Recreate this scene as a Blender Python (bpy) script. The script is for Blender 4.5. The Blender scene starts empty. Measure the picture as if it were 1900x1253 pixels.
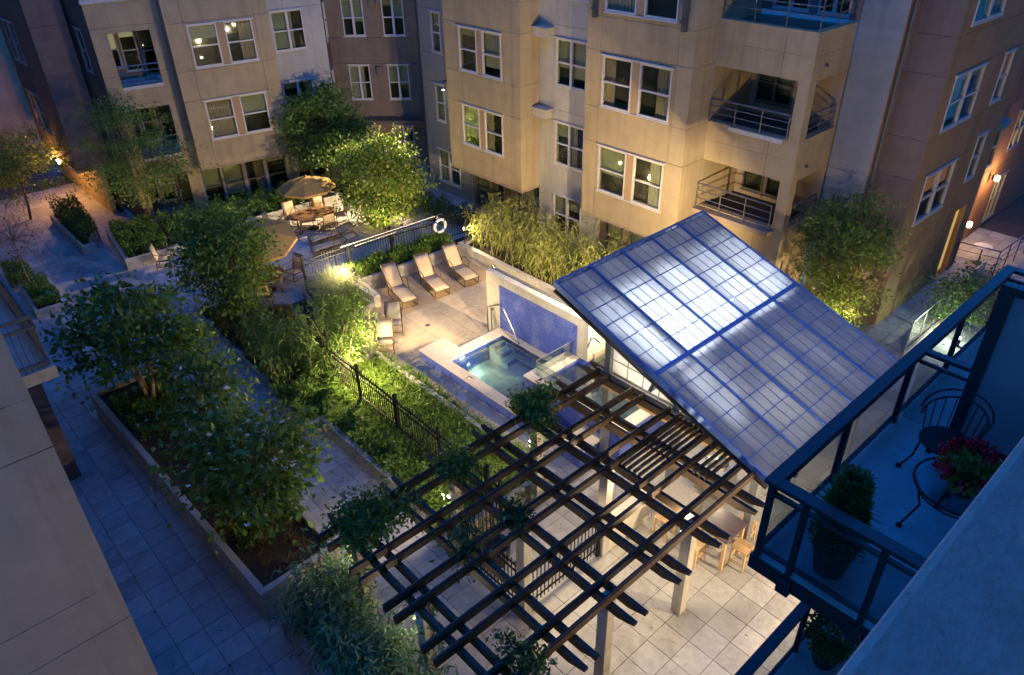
import bpy, math, random
import numpy as np
from mathutils import Vector, Matrix
random.seed(7); rng = np.random.default_rng(7)
S = bpy.context.scene; C = S.collection
R = math.radians
# ---------------------------------------------------------------- camera
CAM = Vector((-10.349, -4.8457, 13.9196)); YAW, PIT, ROL, FPX = 0.83977, 0.5737, -0.0209, 1392.3
fwd = Vector((math.cos(YAW)*math.cos(PIT), math.sin(YAW)*math.cos(PIT), -math.sin(PIT)))
rg0 = Vector((math.sin(YAW), -math.cos(YAW), 0)); up0 = rg0.cross(fwd)
rgt = math.cos(ROL)*rg0 + math.sin(ROL)*up0; upv = -math.sin(ROL)*rg0 + math.cos(ROL)*up0
cd = bpy.data.cameras.new('camera'); cam = bpy.data.objects.new('camera', cd); C.objects.link(cam)
cam.matrix_world = Matrix((( rgt.x, upv.x, -fwd.x, CAM.x), (rgt.y, upv.y, -fwd.y, CAM.y), (rgt.z, upv.z, -fwd.z, CAM.z), (0,0,0,1)))
cd.sensor_width = 36; cd.lens = FPX/1900*36; cd.clip_start = .05; cd.clip_end = 2000
S.camera = cam
# ---------------------------------------------------------------- sky (dusk: the sun is down, only the blue sky is left)
SKY = 0.15
w = bpy.data.worlds.new('World'); S.world = w; w.use_nodes = True
nt = w.node_tree; nt.nodes.clear()
sky = nt.nodes.new('ShaderNodeTexSky'); sky.sky_type = 'NISHITA'; sky.sun_disc = False
sky.sun_elevation = R(8); sky.sun_rotation = R(200); sky.altitude = 100; sky.ozone_density = 3.0; sky.dust_density = .3; sky.air_density = 1.0
mx = nt.nodes.new('ShaderNodeMix'); mx.data_type = 'RGBA'; mx.blend_type = 'MULTIPLY'; mx.inputs[0].default_value = 1
mx.inputs[7].default_value = (.17, 1.5, 3.9, 1)                      # tungsten white balance of the picture
bg = nt.nodes.new('ShaderNodeBackground'); bg.inputs[1].default_value = SKY
ow = nt.nodes.new('ShaderNodeOutputWorld')
nt.links.new(sky.outputs[0], mx.inputs[6]); nt.links.new(mx.outputs[2], bg.inputs[0]); nt.links.new(bg.outputs[0], ow.inputs[0])
S.view_settings.view_transform = 'Standard'; S.view_settings.look = 'None'; S.view_settings.exposure = 1.25; S.view_settings.gamma = 1
S.render.engine = 'CYCLES'
S.cycles.use_denoising = True; S.cycles.max_bounces = 6; S.cycles.use_adaptive_sampling = True; S.cycles.adaptive_threshold = .025; S.cycles.diffuse_bounces = 3; S.cycles.glossy_bounces = 3; S.cycles.transmission_bounces = 5; S.cycles.transparent_max_bounces = 10
S.cycles.sample_clamp_indirect = 4; S.cycles.caustics_reflective = False; S.cycles.caustics_refractive = False; S.cycles.use_light_tree = True
# ---------------------------------------------------------------- materials
MAT = {}
def ramp(nt, fac, stops):
    r = nt.nodes.new('ShaderNodeValToRGB'); e = r.color_ramp.elements
    while len(e) < len(stops): e.new(.5)
    for i, (p, c) in enumerate(stops): e[i].position = p; e[i].color = (*c, 1)
    nt.links.new(fac, r.inputs[0]); return r.outputs[0]
def mat(name, col, rough=.6, var=.15, scale=3., bump=0., bscale=40., metal=0., rnd=0., spec=.4, stain=0., emit=None, trans=0., coat=0., streak=0.):
    """plain procedural surface: base colour broken up by noise (fine and coarse), per-piece random shade, fine relief"""
    m = bpy.data.materials.new(name); m.use_nodes = True; nt = m.node_tree; N = nt.nodes; L = nt.links
    b = N['Principled BSDF']; b.inputs['Roughness'].default_value = rough; b.inputs['Metallic'].default_value = metal
    b.inputs['Specular IOR Level'].default_value = spec
    if coat: b.inputs['Coat Weight'].default_value = coat
    geo = N.new('ShaderNodeNewGeometry')
    n1 = N.new('ShaderNodeTexNoise'); n1.inputs['Scale'].default_value = scale; n1.inputs['Detail'].default_value = 6; n1.inputs['Roughness'].default_value = .65
    L.new(geo.outputs['Position'], n1.inputs['Vector'])
    lo = tuple(c*(1-var) for c in col); hi = tuple(min(1, c*(1+var)) for c in col)
    c = ramp(nt, n1.outputs[0], [(.3, lo), (.7, hi)])
    if rnd:
        oi = N.new('ShaderNodeObjectInfo'); ad = N.new('ShaderNodeMath'); ad.operation = 'ADD'
        L.new(oi.outputs['Random'], ad.inputs[0]); L.new(geo.outputs['Random Per Island'], ad.inputs[1])
        fr = N.new('ShaderNodeMath'); fr.operation = 'FRACT'; L.new(ad.outputs[0], fr.inputs[0])
        mr = N.new('ShaderNodeMapRange'); mr.inputs[3].default_value = 1-rnd; mr.inputs[4].default_value = 1+rnd
        L.new(fr.outputs[0], mr.inputs[0])
        hs = N.new('ShaderNodeHueSaturation'); L.new(mr.outputs[0], hs.inputs['Value']); L.new(c, hs.inputs['Color']); c = hs.outputs[0]
    if stain:
        n2 = N.new('ShaderNodeTexNoise'); n2.inputs['Scale'].default_value = .7; n2.inputs['Detail'].default_value = 8; n2.inputs['Roughness'].default_value = .7
        L.new(geo.outputs['Position'], n2.inputs['Vector'])
        f = ramp(nt, n2.outputs[0], [(.48, (0,0,0)), (.72, (stain,)*3)])
        mm = N.new('ShaderNodeMix'); mm.data_type = 'RGBA'; mm.blend_type = 'MULTIPLY'
        L.new(f, mm.inputs[0]); L.new(c, mm.inputs[6]); mm.inputs[7].default_value = (.45, .40, .34, 1); c = mm.outputs[2]
    if streak:
        mp = N.new('ShaderNodeMapping'); mp.inputs['Scale'].default_value = (2.6, 2.6, .16); L.new(geo.outputs['Position'], mp.inputs['Vector'])
        n4 = N.new('ShaderNodeTexNoise'); n4.inputs['Scale'].default_value = 1.; n4.inputs['Detail'].default_value = 7; n4.inputs['Roughness'].default_value = .62; L.new(mp.outputs[0], n4.inputs['Vector'])
        f = ramp(nt, n4.outputs[0], [(.5, (0,0,0)), (.74, (streak,)*3)]); mm = N.new('ShaderNodeMix'); mm.data_type = 'RGBA'; mm.blend_type = 'MULTIPLY'
        L.new(f, mm.inputs[0]); L.new(c, mm.inputs[6]); mm.inputs[7].default_value = (.42, .38, .34, 1); c = mm.outputs[2]
    L.new(c, b.inputs['Base Color'])
    if bump:
        n3 = N.new('ShaderNodeTexNoise'); n3.inputs['Scale'].default_value = bscale; n3.inputs['Detail'].default_value = 4
        L.new(geo.outputs['Position'], n3.inputs['Vector'])
        bp = N.new('ShaderNodeBump'); bp.inputs['Strength'].default_value = bump; bp.inputs['Distance'].default_value = .01
        L.new(n3.outputs[0], bp.inputs['Height']); L.new(bp.outputs[0], b.inputs['Normal'])
    if emit: b.inputs['Emission Color'].default_value = (*emit[0], 1); b.inputs['Emission Strength'].default_value = emit[1]
    if trans:
        t = N.new('ShaderNodeBsdfTranslucent'); L.new(c, t.inputs[0]); ms = N.new('ShaderNodeMixShader'); ms.inputs[0].default_value = trans
        L.new(b.outputs[0], ms.inputs[1]); L.new(t.outputs[0], ms.inputs[2]); L.new(ms.outputs[0], N['Material Output'].inputs[0])
    MAT[name] = m; return m
def glassmat(name, tint, gloss=.08, rough=.02, graze=.75):
    m = bpy.data.materials.new(name); m.use_nodes = True; nt = m.node_tree; N = nt.nodes; L = nt.links; N.remove(N['Principled BSDF'])
    t = N.new('ShaderNodeBsdfTransparent'); t.inputs[0].default_value = (*tint, 1)
    g = N.new('ShaderNodeBsdfGlossy'); g.inputs['Roughness'].default_value = rough
    lw = N.new('ShaderNodeLayerWeight'); lw.inputs[0].default_value = .35
    mr = N.new('ShaderNodeMapRange'); mr.inputs[3].default_value = gloss; mr.inputs[4].default_value = graze; L.new(lw.outputs['Facing'], mr.inputs[0])
    ms = N.new('ShaderNodeMixShader'); L.new(mr.outputs[0], ms.inputs[0]); L.new(t.outputs[0], ms.inputs[1]); L.new(g.outputs[0], ms.inputs[2])
    L.new(ms.outputs[0], N['Material Output'].inputs[0]); MAT[name] = m; return m
def emitmat(name, col, s):
    m = bpy.data.materials.new(name); m.use_nodes = True; nt = m.node_tree; N = nt.nodes; N.remove(N['Principled BSDF'])
    e = N.new('ShaderNodeEmission'); e.inputs[0].default_value = (*col, 1); e.inputs[1].default_value = s
    nt.links.new(e.outputs[0], N['Material Output'].inputs[0]); MAT[name] = m; return m
def mosaic(name, c0, c1, c2, size=.025, rough=.25):
    m = mat(name, c0, rough, .05); nt = m.node_tree; N = nt.nodes; L = nt.links; b = N['Principled BSDF']
    geo = N.new('ShaderNodeNewGeometry'); sc = N.new('ShaderNodeVectorMath'); sc.operation = 'SCALE'; sc.inputs['Scale'].default_value = 1/size
    L.new(geo.outputs['Position'], sc.inputs[0])
    fl = N.new('ShaderNodeVectorMath'); fl.operation = 'FLOOR'; 
    of = N.new('ShaderNodeVectorMath'); of.operation = 'ADD'; of.inputs[1].default_value = (.31, .37, .43); L.new(sc.outputs[0], of.inputs[0]); L.new(of.outputs[0], fl.inputs[0])
    wn = N.new('ShaderNodeTexWhiteNoise'); L.new(fl.outputs[0], wn.inputs['Vector'])
    c = ramp(nt, wn.outputs['Value'], [(0, c1), (.45, c0), (.8, c0), (1, c2)])
    n2 = N.new('ShaderNodeTexNoise'); n2.inputs['Scale'].default_value = 1.6; n2.inputs['Detail'].default_value = 5; L.new(geo.outputs['Position'], n2.inputs['Vector'])
    f = ramp(nt, n2.outputs[0], [(.5, (0,0,0)), (.8, (.35,)*3)]); mm = N.new('ShaderNodeMix'); mm.data_type = 'RGBA'
    L.new(f, mm.inputs[0]); L.new(c, mm.inputs[6]); mm.inputs[7].default_value = (.45, .48, .6, 1); L.new(mm.outputs[2], b.inputs['Base Color']); return m
def siding(name, col):
    m = mat(name, col, .7, .1, 2.); nt = m.node_tree; N = nt.nodes; L = nt.links; b = N['Principled BSDF']
    return m
mat('paver', (.34,.325,.30), .75, .14, 6, .3, 60, rnd=.14, stain=.75)
mat('paver_grout', (.05,.045,.04), .9)
mat('slab', (.47,.38,.26), .75, .12, 5, .3, 90, rnd=.05, stain=.5)
mat('slab_agg', (.42,.30,.17), .8, .35, 60, .5, 120, rnd=.05, stain=.4)
mat('slab_pale', (.50,.45,.40), .75, .1, 5, .2, 80, rnd=.05, stain=.4)
mat('earth', (.06,.045,.035), .95, .4, 9, .8, 30)
mat('soil', (.045,.03,.02), .95, .5, 14, 1., 35)
mat('concrete', (.42,.39,.34), .8, .15, 4, .35, 50, rnd=.06, stain=.7, streak=.38)
mat('concrete_pale', (.52,.49,.43), .75, .1, 4, .25, 60, stain=.5, streak=.38)
mat('coping', (.50,.43,.35), .6, .12, 12, .2, 120, rnd=.06, stain=.4)
mat('grey_coping', (.22,.23,.25), .6, .15, 8, .2, 60, stain=.4)
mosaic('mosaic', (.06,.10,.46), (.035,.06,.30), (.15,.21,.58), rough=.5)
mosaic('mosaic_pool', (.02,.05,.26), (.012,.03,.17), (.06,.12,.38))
mat('pool_floor', (.52,.58,.50), .5, .08, 3)
mat('pool_step', (.60,.68,.58), .5, .05, 4)
glassmat('water', (.66,.80,.82), .02, .03)
glassmat('glass_clear', (.80,.90,.86), .05, .01)
glassmat('glass_pane', (.86,.88,.80), .015, .02, .35)
glassmat('glass_table', (.55,.6,.65), .02, .25, .2)
glassmat('glass_dark', (.78,.82,.84), .03, .03, .25)
nt_ = MAT['water'].node_tree; nz = nt_.nodes.new('ShaderNodeTexNoise'); nz.inputs['Scale'].default_value = 5.; nz.inputs['Detail'].default_value = 3; gz = nt_.nodes.new('ShaderNodeNewGeometry'); nt_.links.new(gz.outputs['Position'], nz.inputs['Vector'])
bz = nt_.nodes.new('ShaderNodeBump'); bz.inputs['Strength'].default_value = .5; bz.inputs['Distance'].default_value = .04; nt_.links.new(nz.outputs[0], bz.inputs['Height'])
for n_ in nt_.nodes:
    if n_.type in ('BSDF_GLOSSY', 'LAYER_WEIGHT'): nt_.links.new(bz.outputs[0], n_.inputs['Normal'])
mat('steel', (.62,.6,.57), .22, .05, 8, metal=1.)
mat('galv', (.32,.33,.34), .45, .1, 10, metal=.8)
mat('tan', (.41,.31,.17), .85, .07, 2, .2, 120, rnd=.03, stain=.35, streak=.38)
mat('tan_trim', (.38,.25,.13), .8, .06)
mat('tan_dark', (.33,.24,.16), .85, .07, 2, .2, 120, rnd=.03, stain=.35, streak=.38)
mat('cream', (.46,.42,.34), .85, .06, 2, .2, 120, rnd=.03, stain=.35, streak=.38)
mat('grey_siding', (.26,.245,.23), .8, .07, 3, .15, 80, rnd=.04, stain=.3, streak=.38)
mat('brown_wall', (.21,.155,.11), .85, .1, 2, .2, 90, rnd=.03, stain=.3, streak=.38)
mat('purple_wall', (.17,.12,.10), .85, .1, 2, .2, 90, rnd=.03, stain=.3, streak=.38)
mat('olive_wall', (.34,.22,.11), .85, .07, 2, .2, 90, rnd=.03, stain=.4, streak=.38)
mat('near_wall', (.42,.355,.29), .85, .08, 1.5, .25, 140, rnd=.02, stain=.3, streak=.38)
mat('brick', (.24,.12,.065), .85, .25, 20, .4, 60, rnd=.2)
mat('core', (.05,.05,.042), .9, .3, 1.2)
mat('blind', (.36,.38,.29), .8, .08, 1.)
mat('curtain', (.45,.36,.27), .85, .12, 4)
mat('blind_pale', (.50,.48,.40), .8, .08, 1.)
mat('white_frame', (.56,.52,.47), .5, .04, 6)
mat('grey_frame', (.35,.34,.33), .5, .05, 6)
mat('rail_metal', (.16,.155,.15), .4, .05, 6, metal=.5)
mat('drain_pipe', (.10,.09,.085), .5, .1)
mat('timber', (.05,.028,.014), .55, .45, 7, .3, 40, rnd=.15)
mat('timber_pale', (.55,.36,.17), .55, .15, 7, .2, 50, rnd=.15)
mat('iron', (.012,.012,.014), .6, .2, 8, spec=.2)
mat('blue_iron', (.012,.016,.022), .45, .2, 6, spec=.5)
mat('parapet', (.58,.33,.26), .9, .16, 9, .7, 45, stain=.45, streak=.38)
nt_ = MAT['parapet'].node_tree; vz = nt_.nodes.new('ShaderNodeTexVoronoi'); vz.inputs['Scale'].default_value = 16.; gz = nt_.nodes.new('ShaderNodeNewGeometry'); nt_.links.new(gz.outputs['Position'], vz.inputs['Vector'])
fz = ramp(nt_, vz.outputs['Distance'], [(.0, (.45,.45,.45)), (.16, (1,1,1))]); mz = nt_.nodes.new('ShaderNodeMix'); mz.data_type = 'RGBA'; mz.blend_type = 'MULTIPLY'; mz.inputs[0].default_value = .8
bz = nt_.nodes['Principled BSDF'].inputs['Base Color']; nt_.links.new(bz.links[0].from_socket, mz.inputs[6]); nt_.links.new(fz, mz.inputs[7]); nt_.links.new(mz.outputs[2], bz)
mat('deck_floor', (.20,.36,.36), .5, .10, 5, .15, 60, stain=.5)
mat('aluminium_sky_tint', (.10,.19,.42), .4, .1, 6, metal=.35)  # blue sky reflection on the roof bars put into the metal colour
mat('sling', (.74,.58,.36), .75, .06, 30, .2, 300, trans=.25)
mat('sling_grey', (.40,.36,.28), .75, .06, 30, .2, 300, trans=.2)
mat('bronze', (.085,.05,.028), .4, .15, 10, metal=.4)
mat('teak', (.22,.12,.065), .6, .3, 12, .2, 60, rnd=.25)
mat('canopy', (.52,.33,.10), .8, .06, 8, .15, 200, trans=.35)
mat('leaf_dark', (.065,.125,.03), .5, .35, 2.5, rnd=.3, trans=.35)
mat('leaf_mid', (.125,.215,.036), .5, .35, 2.5, rnd=.3, trans=.35)
mat('leaf_bright', (.13,.22,.03), .5, .3, 2.5, rnd=.3, trans=.4)
mat('leaf_bamboo', (.23,.25,.05), .5, .3, 3, rnd=.3, trans=.35)
mat('leaf_blue', (.12,.23,.11), .5, .3, 3, rnd=.3, trans=.3)
mat('leaf_grass', (.12,.20,.03), .5, .35, 3, rnd=.35, trans=.35)
mat('leaf_silver', (.30,.34,.20), .5, .25, 4, rnd=.25, trans=.35)
mat('leaf_red', (.17,.105,.035), .6, .35, 4, rnd=.3, trans=.3)
mat('leaf_litter', (.38,.32,.22), .7, .3, rnd=.4)
mat('bloom_white', (.75,.75,.72), .6, .05, rnd=.1, trans=.3)
mat('bloom_red', (.42,.006,.022), .5, .25, 20, rnd=.3, trans=.3)
mat('bark', (.12,.085,.06), .9, .3, 20, .6, 40)
mat('bark_pale', (.26,.20,.13), .9, .25, 20, .6, 40)
mat('pot', (.03,.032,.04), .6, .2, 8)
mat('terracotta', (.30,.11,.05), .8, .15)
mat('stainless', (.55,.52,.48), .28, .12, 12, metal=1.)
mat('counter', (.35,.31,.27), .35, .3, 25, spec=.5)
mat('table_top', (.085,.06,.075), .3, .3, 10, spec=.5)
mat('door_lit', (.62,.42,.15), .6, .05, emit=((1.,.62,.18), .22))  # panel glows by itself, standing for the lamplit room behind the door
mat('white_plastic', (.75,.72,.66), .5, .05)
mat('blue_plastic', (.05,.12,.35), .5, .05)
emitmat('bulb_warm', (1., .74, .40), 26)
emitmat('bulb_orange', (1., .50, .16), 22)
emitmat('bulb_white', (1., .92, .74), 30)
emitmat('bulb_dim', (1., .80, .52), 6)
emitmat('wall_glow', (1., .86, .62), 1.3)
emitmat('window_glow', (.9, .8, .48), .16)  # emissive blind colours, standing for lamplit rooms
emitmat('window_glow_orange', (1., .42, .2), .13)
def panelmat(name):
    m = bpy.data.materials.new(name); m.use_nodes = True; nt = m.node_tree; N = nt.nodes; L = nt.links; b = N['Principled BSDF']
    oi = N.new('ShaderNodeObjectInfo'); geo = N.new('ShaderNodeNewGeometry')
    c = ramp(nt, oi.outputs['Random'], [(0, (.54,.60,.70)), (.5, (.58,.64,.74)), (1, (.64,.69,.77))])
    n = N.new('ShaderNodeTexNoise'); n.inputs['Scale'].default_value = 2.2; n.inputs['Detail'].default_value = 6; L.new(geo.outputs['Position'], n.inputs['Vector'])
    d = ramp(nt, n.outputs[0], [(.3, (.88,.89,.91)), (.65, (1,1,1))]); mm = N.new('ShaderNodeMix'); mm.data_type = 'RGBA'; mm.blend_type = 'MULTIPLY'; mm.inputs[0].default_value = 1
    L.new(c, mm.inputs[6]); L.new(d, mm.inputs[7]); L.new(mm.outputs[2], b.inputs['Base Color']); b.inputs['Roughness'].default_value = .35
    t = N.new('ShaderNodeBsdfTranslucent'); L.new(mm.outputs[2], t.inputs[0]); ms = N.new('ShaderNodeMixShader'); ms.inputs[0].default_value = .8
    L.new(b.outputs[0], ms.inputs[1]); L.new(t.outputs[0], ms.inputs[2]); L.new(ms.outputs[0], N['Material Output'].inputs[0]); MAT[name] = m
panelmat('roof_panel')
mat('clerestory', (.9,.88,.82), .4, .05, 3, trans=.8)
mat('screen_mesh', (.20,.21,.23), .6, .35, 220)
# ---------------------------------------------------------------- mesh helpers
class MB:
    def __init__(s): s.v = []; s.f = []
    def add(s, vs, fs):
        n = len(s.v); s.v += [tuple(v) for v in vs]; s.f += [tuple(i+n for i in f) for f in fs]; return s
    def box(s, x0, x1, y0, y1, z0, z1):
        return s.add([(x0,y0,z0),(x1,y0,z0),(x1,y1,z0),(x0,y1,z0),(x0,y0,z1),(x1,y0,z1),(x1,y1,z1),(x0,y1,z1)],
                     [(3,2,1,0),(4,5,6,7),(0,1,5,4),(1,2,6,5),(2,3,7,6),(3,0,4,7)])
    def bar(s, a, b, w, h, up=(0,0,1)):
        """box beam from a to b, width w (sideways) and height h (along up), centred on the line"""
        a = Vector(a); b = Vector(b); d = (b-a).normalized(); u = Vector(up); sd = d.cross(u)
        if sd.length < 1e-5: sd = d.cross(Vector((1,0,0)))
        sd.normalize(); u = sd.cross(d).normalized(); sd = sd*w/2; u = u*h/2
        return s.add([a-sd-u, a+sd-u, a+sd+u, a-sd+u, b-sd-u, b+sd-u, b+sd+u, b-sd+u],
                     [(3,2,1,0),(4,5,6,7),(0,1,5,4),(1,2,6,5),(2,3,7,6),(3,0,4,7)])
    def tube(s, pts, r, n=6, cap=True):
        pts = [Vector(p) for p in pts]; m = len(pts); rs = r if isinstance(r, (list, tuple)) else [r]*m
        base = len(s.v); ref = None
        for i, p in enumerate(pts):
            d = (pts[min(i+1, m-1)]-pts[max(i-1, 0)]).normalized()
            if ref is None:
                ref = Vector((0,0,1)) if abs(d.z) < .9 else Vector((1,0,0))
            a = d.cross(ref).normalized(); b_ = a.cross(d).normalized(); ref = b_
            for k in range(n):
                t = 2*math.pi*k/n; q = p + (a*math.cos(t)+b_*math.sin(t))*rs[i]; s.v.append((q.x, q.y, q.z))
        for i in range(m-1):
            for k in range(n):
                s.f.append((base+i*n+k, base+i*n+(k+1)%n, base+(i+1)*n+(k+1)%n, base+(i+1)*n+k))
        if cap: s.f.append(tuple(base+k for k in reversed(range(n)))); s.f.append(tuple(base+(m-1)*n+k for k in range(n)))
        return s
    def lathe(s, prof, c=(0,0,0), n=16):
        base = len(s.v)
        for r, z in prof:
            for k in range(n):
                t = 2*math.pi*k/n; s.v.append((c[0]+r*math.cos(t), c[1]+r*math.sin(t), c[2]+z))
        for i in range(len(prof)-1):
            for k in range(n): s.f.append((base+i*n+k, base+i*n+(k+1)%n, base+(i+1)*n+(k+1)%n, base+(i+1)*n+k))
        s.f.append(tuple(base+k for k in reversed(range(n)))); s.f.append(tuple(base+(len(prof)-1)*n+k for k in range(n)))
        return s
    def prism(s, poly, z0, z1):
        n = len(poly)
        ar = sum(poly[i][0]*poly[(i+1)%n][1]-poly[(i+1)%n][0]*poly[i][1] for i in range(n))
        if ar < 0: poly = poly[::-1]
        return s.add([(x,y,z0) for x,y in poly]+[(x,y,z1) for x,y in poly],
                     [tuple(reversed(range(n))), tuple(range(n,2*n))]+[(i,(i+1)%n,n+(i+1)%n,n+i) for i in range(n)])
    def build(s, name, m, parent=None, smooth=False, bevel=0., off=True):
        me = bpy.data.meshes.new(name); o0 = Vector(OFF.get(parent.name, (0,0,0))) if (parent and off) else Vector((0,0,0))
        me.from_pydata([(v[0]-o0.x, v[1]-o0.y, v[2]-o0.z) for v in s.v], [], s.f)
        return link(name, me, m, parent, smooth, bevel, o0)
OFF = {}
def link(name, me, m, parent=None, smooth=False, bevel=0., o0=None):
    if m: me.materials.append(MAT[m] if isinstance(m, str) else m)
    if smooth: me.shade_smooth()
    o = bpy.data.objects.new(name, me); C.objects.link(o)
    if parent: o.parent = parent; OFF[o.name] = tuple(OFF.get(parent.name, (0,0,0)))
    if bevel:
        bm = o.modifiers.new('bevel', 'BEVEL'); bm.width = bevel; bm.segments = 2; bm.limit_method = 'ANGLE'
    return o
def tag(o, label=None, cat=None, group=None, kind=None):
    if label: o['label'] = label
    if cat: o['category'] = cat
    if group: o['group'] = group
    if kind: o['kind'] = kind
    return o
def thing(name, label, cat, loc=(0,0,0), rz=0., group=None, local=False):
    o = bpy.data.objects.new(name, None); C.objects.link(o); o.empty_display_size = .2
    o.location = loc; o.rotation_euler = (0,0,rz); tag(o, label, cat, group)
    OFF[o.name] = (0,0,0) if local else tuple(loc)
    return o
def dup(root, loc, rz, label, group=None):
    r = root.copy(); C.objects.link(r); r.location = loc; r.rotation_euler = (0,0,rz); r['label'] = label
    if group: r['group'] = group
    for ch in list(root.children):
        c = ch.copy(); C.objects.link(c); c.parent = r
        for g in list(ch.children):
            d = g.copy(); C.objects.link(d); d.parent = c
    return r
def inst(o, parent, loc, rz=0.):
    """another piece with the mesh of o"""
    c = o.copy(); C.objects.link(c); c.parent = parent; c.location = loc; c.rotation_euler = (0,0,rz); return c
def struct(o): o['kind'] = 'structure'; return o
def lamp(parent, loc, power, col=(1,.72,.40), r=.05, spot=None, aim=None, blend=.6):
    l = bpy.data.lights.new('light', 'SPOT' if spot else 'POINT'); l.energy = power; l.color = col; l.shadow_soft_size = r
    o = bpy.data.objects.new('light', l); C.objects.link(o)
    off = Vector(OFF.get(parent.name, (0,0,0))); o.parent = parent; o.location = Vector(loc)-off
    if spot:
        l.spot_size = R(spot); l.spot_blend = blend
        o.rotation_euler = (Vector(aim)-Vector(loc)).to_track_quat('-Z', 'Y').to_euler()
    return o
def rawmesh(name, V, F, m, parent=None):
    """many small faces from numpy arrays; F is (n,4) or (n,3)"""
    o0 = np.array(OFF.get(parent.name, (0,0,0))) if parent else np.zeros(3)
    V = np.asarray(V, np.float32)-o0.astype(np.float32); F = np.asarray(F, np.int32); k = F.shape[1]
    me = bpy.data.meshes.new(name); me.vertices.add(len(V)); me.vertices.foreach_set('co', V.ravel())
    me.loops.add(F.size); me.loops.foreach_set('vertex_index', F.ravel())
    me.polygons.add(len(F)); me.polygons.foreach_set('loop_start', np.arange(0, F.size, k, dtype=np.int32))
    me.update(calc_edges=True); me.validate()
    return link(name, me, m, parent)
def unit(a): return a/np.maximum(np.linalg.norm(a, axis=1, keepdims=True), 1e-9)
def leaves(P, D, Ln, Wd, rs=None):
    """kite shaped leaves at P pointing along D, folded a little along the rib"""
    g = rs or rng; n = len(P); D = unit(D); q = g.normal(size=(n,3)); Sd = unit(np.cross(D, q)); Nn = np.cross(D, Sd)
    k_ = g.uniform(.45, 1.4, n); L_ = (Ln*k_*g.uniform(.85,1.15,n))[:,None]; W_ = (Wd*k_*g.uniform(.8, 1.2, n))[:,None]
    V = np.empty((n,4,3)); V[:,0] = P; V[:,1] = P+D*L_*.45+Sd*W_/2+Nn*W_*.18; V[:,2] = P+D*L_; V[:,3] = P+D*L_*.45-Sd*W_/2+Nn*W_*.18
    F = np.arange(n*4).reshape(n,4)
    return V.reshape(-1,3), F
def blades(P, D, Ln, Wd, droop, g=None):
    """long arching blades of three segments; quads only (tip closed to a thin edge)"""
    g = g or rng; n = len(P); D = unit(D); L_ = (Ln*g.uniform(.6, 1.2, n))[:,None]; W_ = (Wd*g.uniform(.7, 1.2, n))[:,None]
    Sd = unit(np.cross(D, g.normal(size=(n,3)))); dr = droop*g.uniform(.5, 1.4, n)[:,None]
    V = np.empty((n,8,3))
    for i, (t, wf) in enumerate(((0,.7),(.35,1.),(.7,.75),(1.,.08))):
        c = P+D*L_*t+np.array([[0,0,-1.]])*dr*L_*t*t
        V[:,2*i] = c-Sd*W_*wf/2; V[:,2*i+1] = c+Sd*W_*wf/2
    b = np.arange(n)[:,None]*8
    F = np.concatenate([b+np.array([[0,1,3,2]]), b+np.array([[2,3,5,4]]), b+np.array([[4,5,7,6]])], 0)
    return V.reshape(-1,3), F
# ================================================================ SETTING: ground and paving
T = .61
PX0, PX1, PY0, PY1 = 1.02, 3.72, 6.95, 11.45                           # the pool is sunk: the sheets leave its basin open
def holed(mb, x0, x1, y0, y1, z0, z1):
    for a in ((x0,PX0,y0,y1),(PX1,x1,y0,y1),(PX0,PX1,y0,PY0),(PX0,PX1,PY1,y1)): mb.box(*a, z0, z1)
    return mb
g = holed(MB(), -300, 300, -300, 300, -.07, -.06)
struct(g.build('ground', 'earth'))
def project(x, y, z=0.):
    d = Vector((x,y,z))-CAM; t = d.dot(fwd)
    return (950+FPX*d.dot(rgt)/t, 626.5-FPX*d.dot(upv)/t, t)
def inrect(x, y, r): return r[0] < x < r[1] and r[2] < y < r[3]
HOLES = [(-7.3,-5.65,6.7,16.4), (-7.25,-6.15,1.0,5.8), (-3.2,-.1,5.3,11.3), (-3.6,-.1,11.3,13.3), (-3.15,-.1,13.3,18.6), (-.1,6.7,6.1,18.6), (-3.2,8.5,18.6,30), (6.7,10.3,6.5,18.6), (-12,-9.9,3.6,40)]
terrace = holed(MB(), -13, 24, -4.6, 40, -.055, -.03).build('terrace_floor', 'paver_grout'); struct(terrace)
cells = []
for i in range(-21, 40):
    for j in range(-8, 62):
        x, y = (i+.5)*T, (j+.5)*T
        if any(inrect(x, y, h) for h in HOLES): continue
        u, v, t = project(x, y)
        if not (-60 < u < 1960 and -60 < v < 1330): continue
        hid = (x > 1.9 and y < 6) or x < -9.7 or (x > -2.0 and y < -2.2)
        cells.append((hid, t, x, y))
cells.sort()
pv = MB().box(-.3, .3, -.3, .3, -.045, 0)
proto = pv.build('paver', 'paver', terrace, bevel=.006)
for k, (h, t, x, y) in enumerate(cells[:300]):
    o = proto if k == 0 else inst(proto, terrace, (0,0,0))
    o.location = (x, y, random.uniform(-.002, .002)); o.rotation_euler = (random.uniform(-.002,.002), random.uniform(-.002,.002), 0)
rest = MB()
for h, t, x, y in cells[300:]: rest.box(x-.3, x+.3, y-.3, y+.3, -.045, random.uniform(-.002,.002))
tag(rest.build('pavers', 'paver', terrace), kind='stuff')
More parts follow.
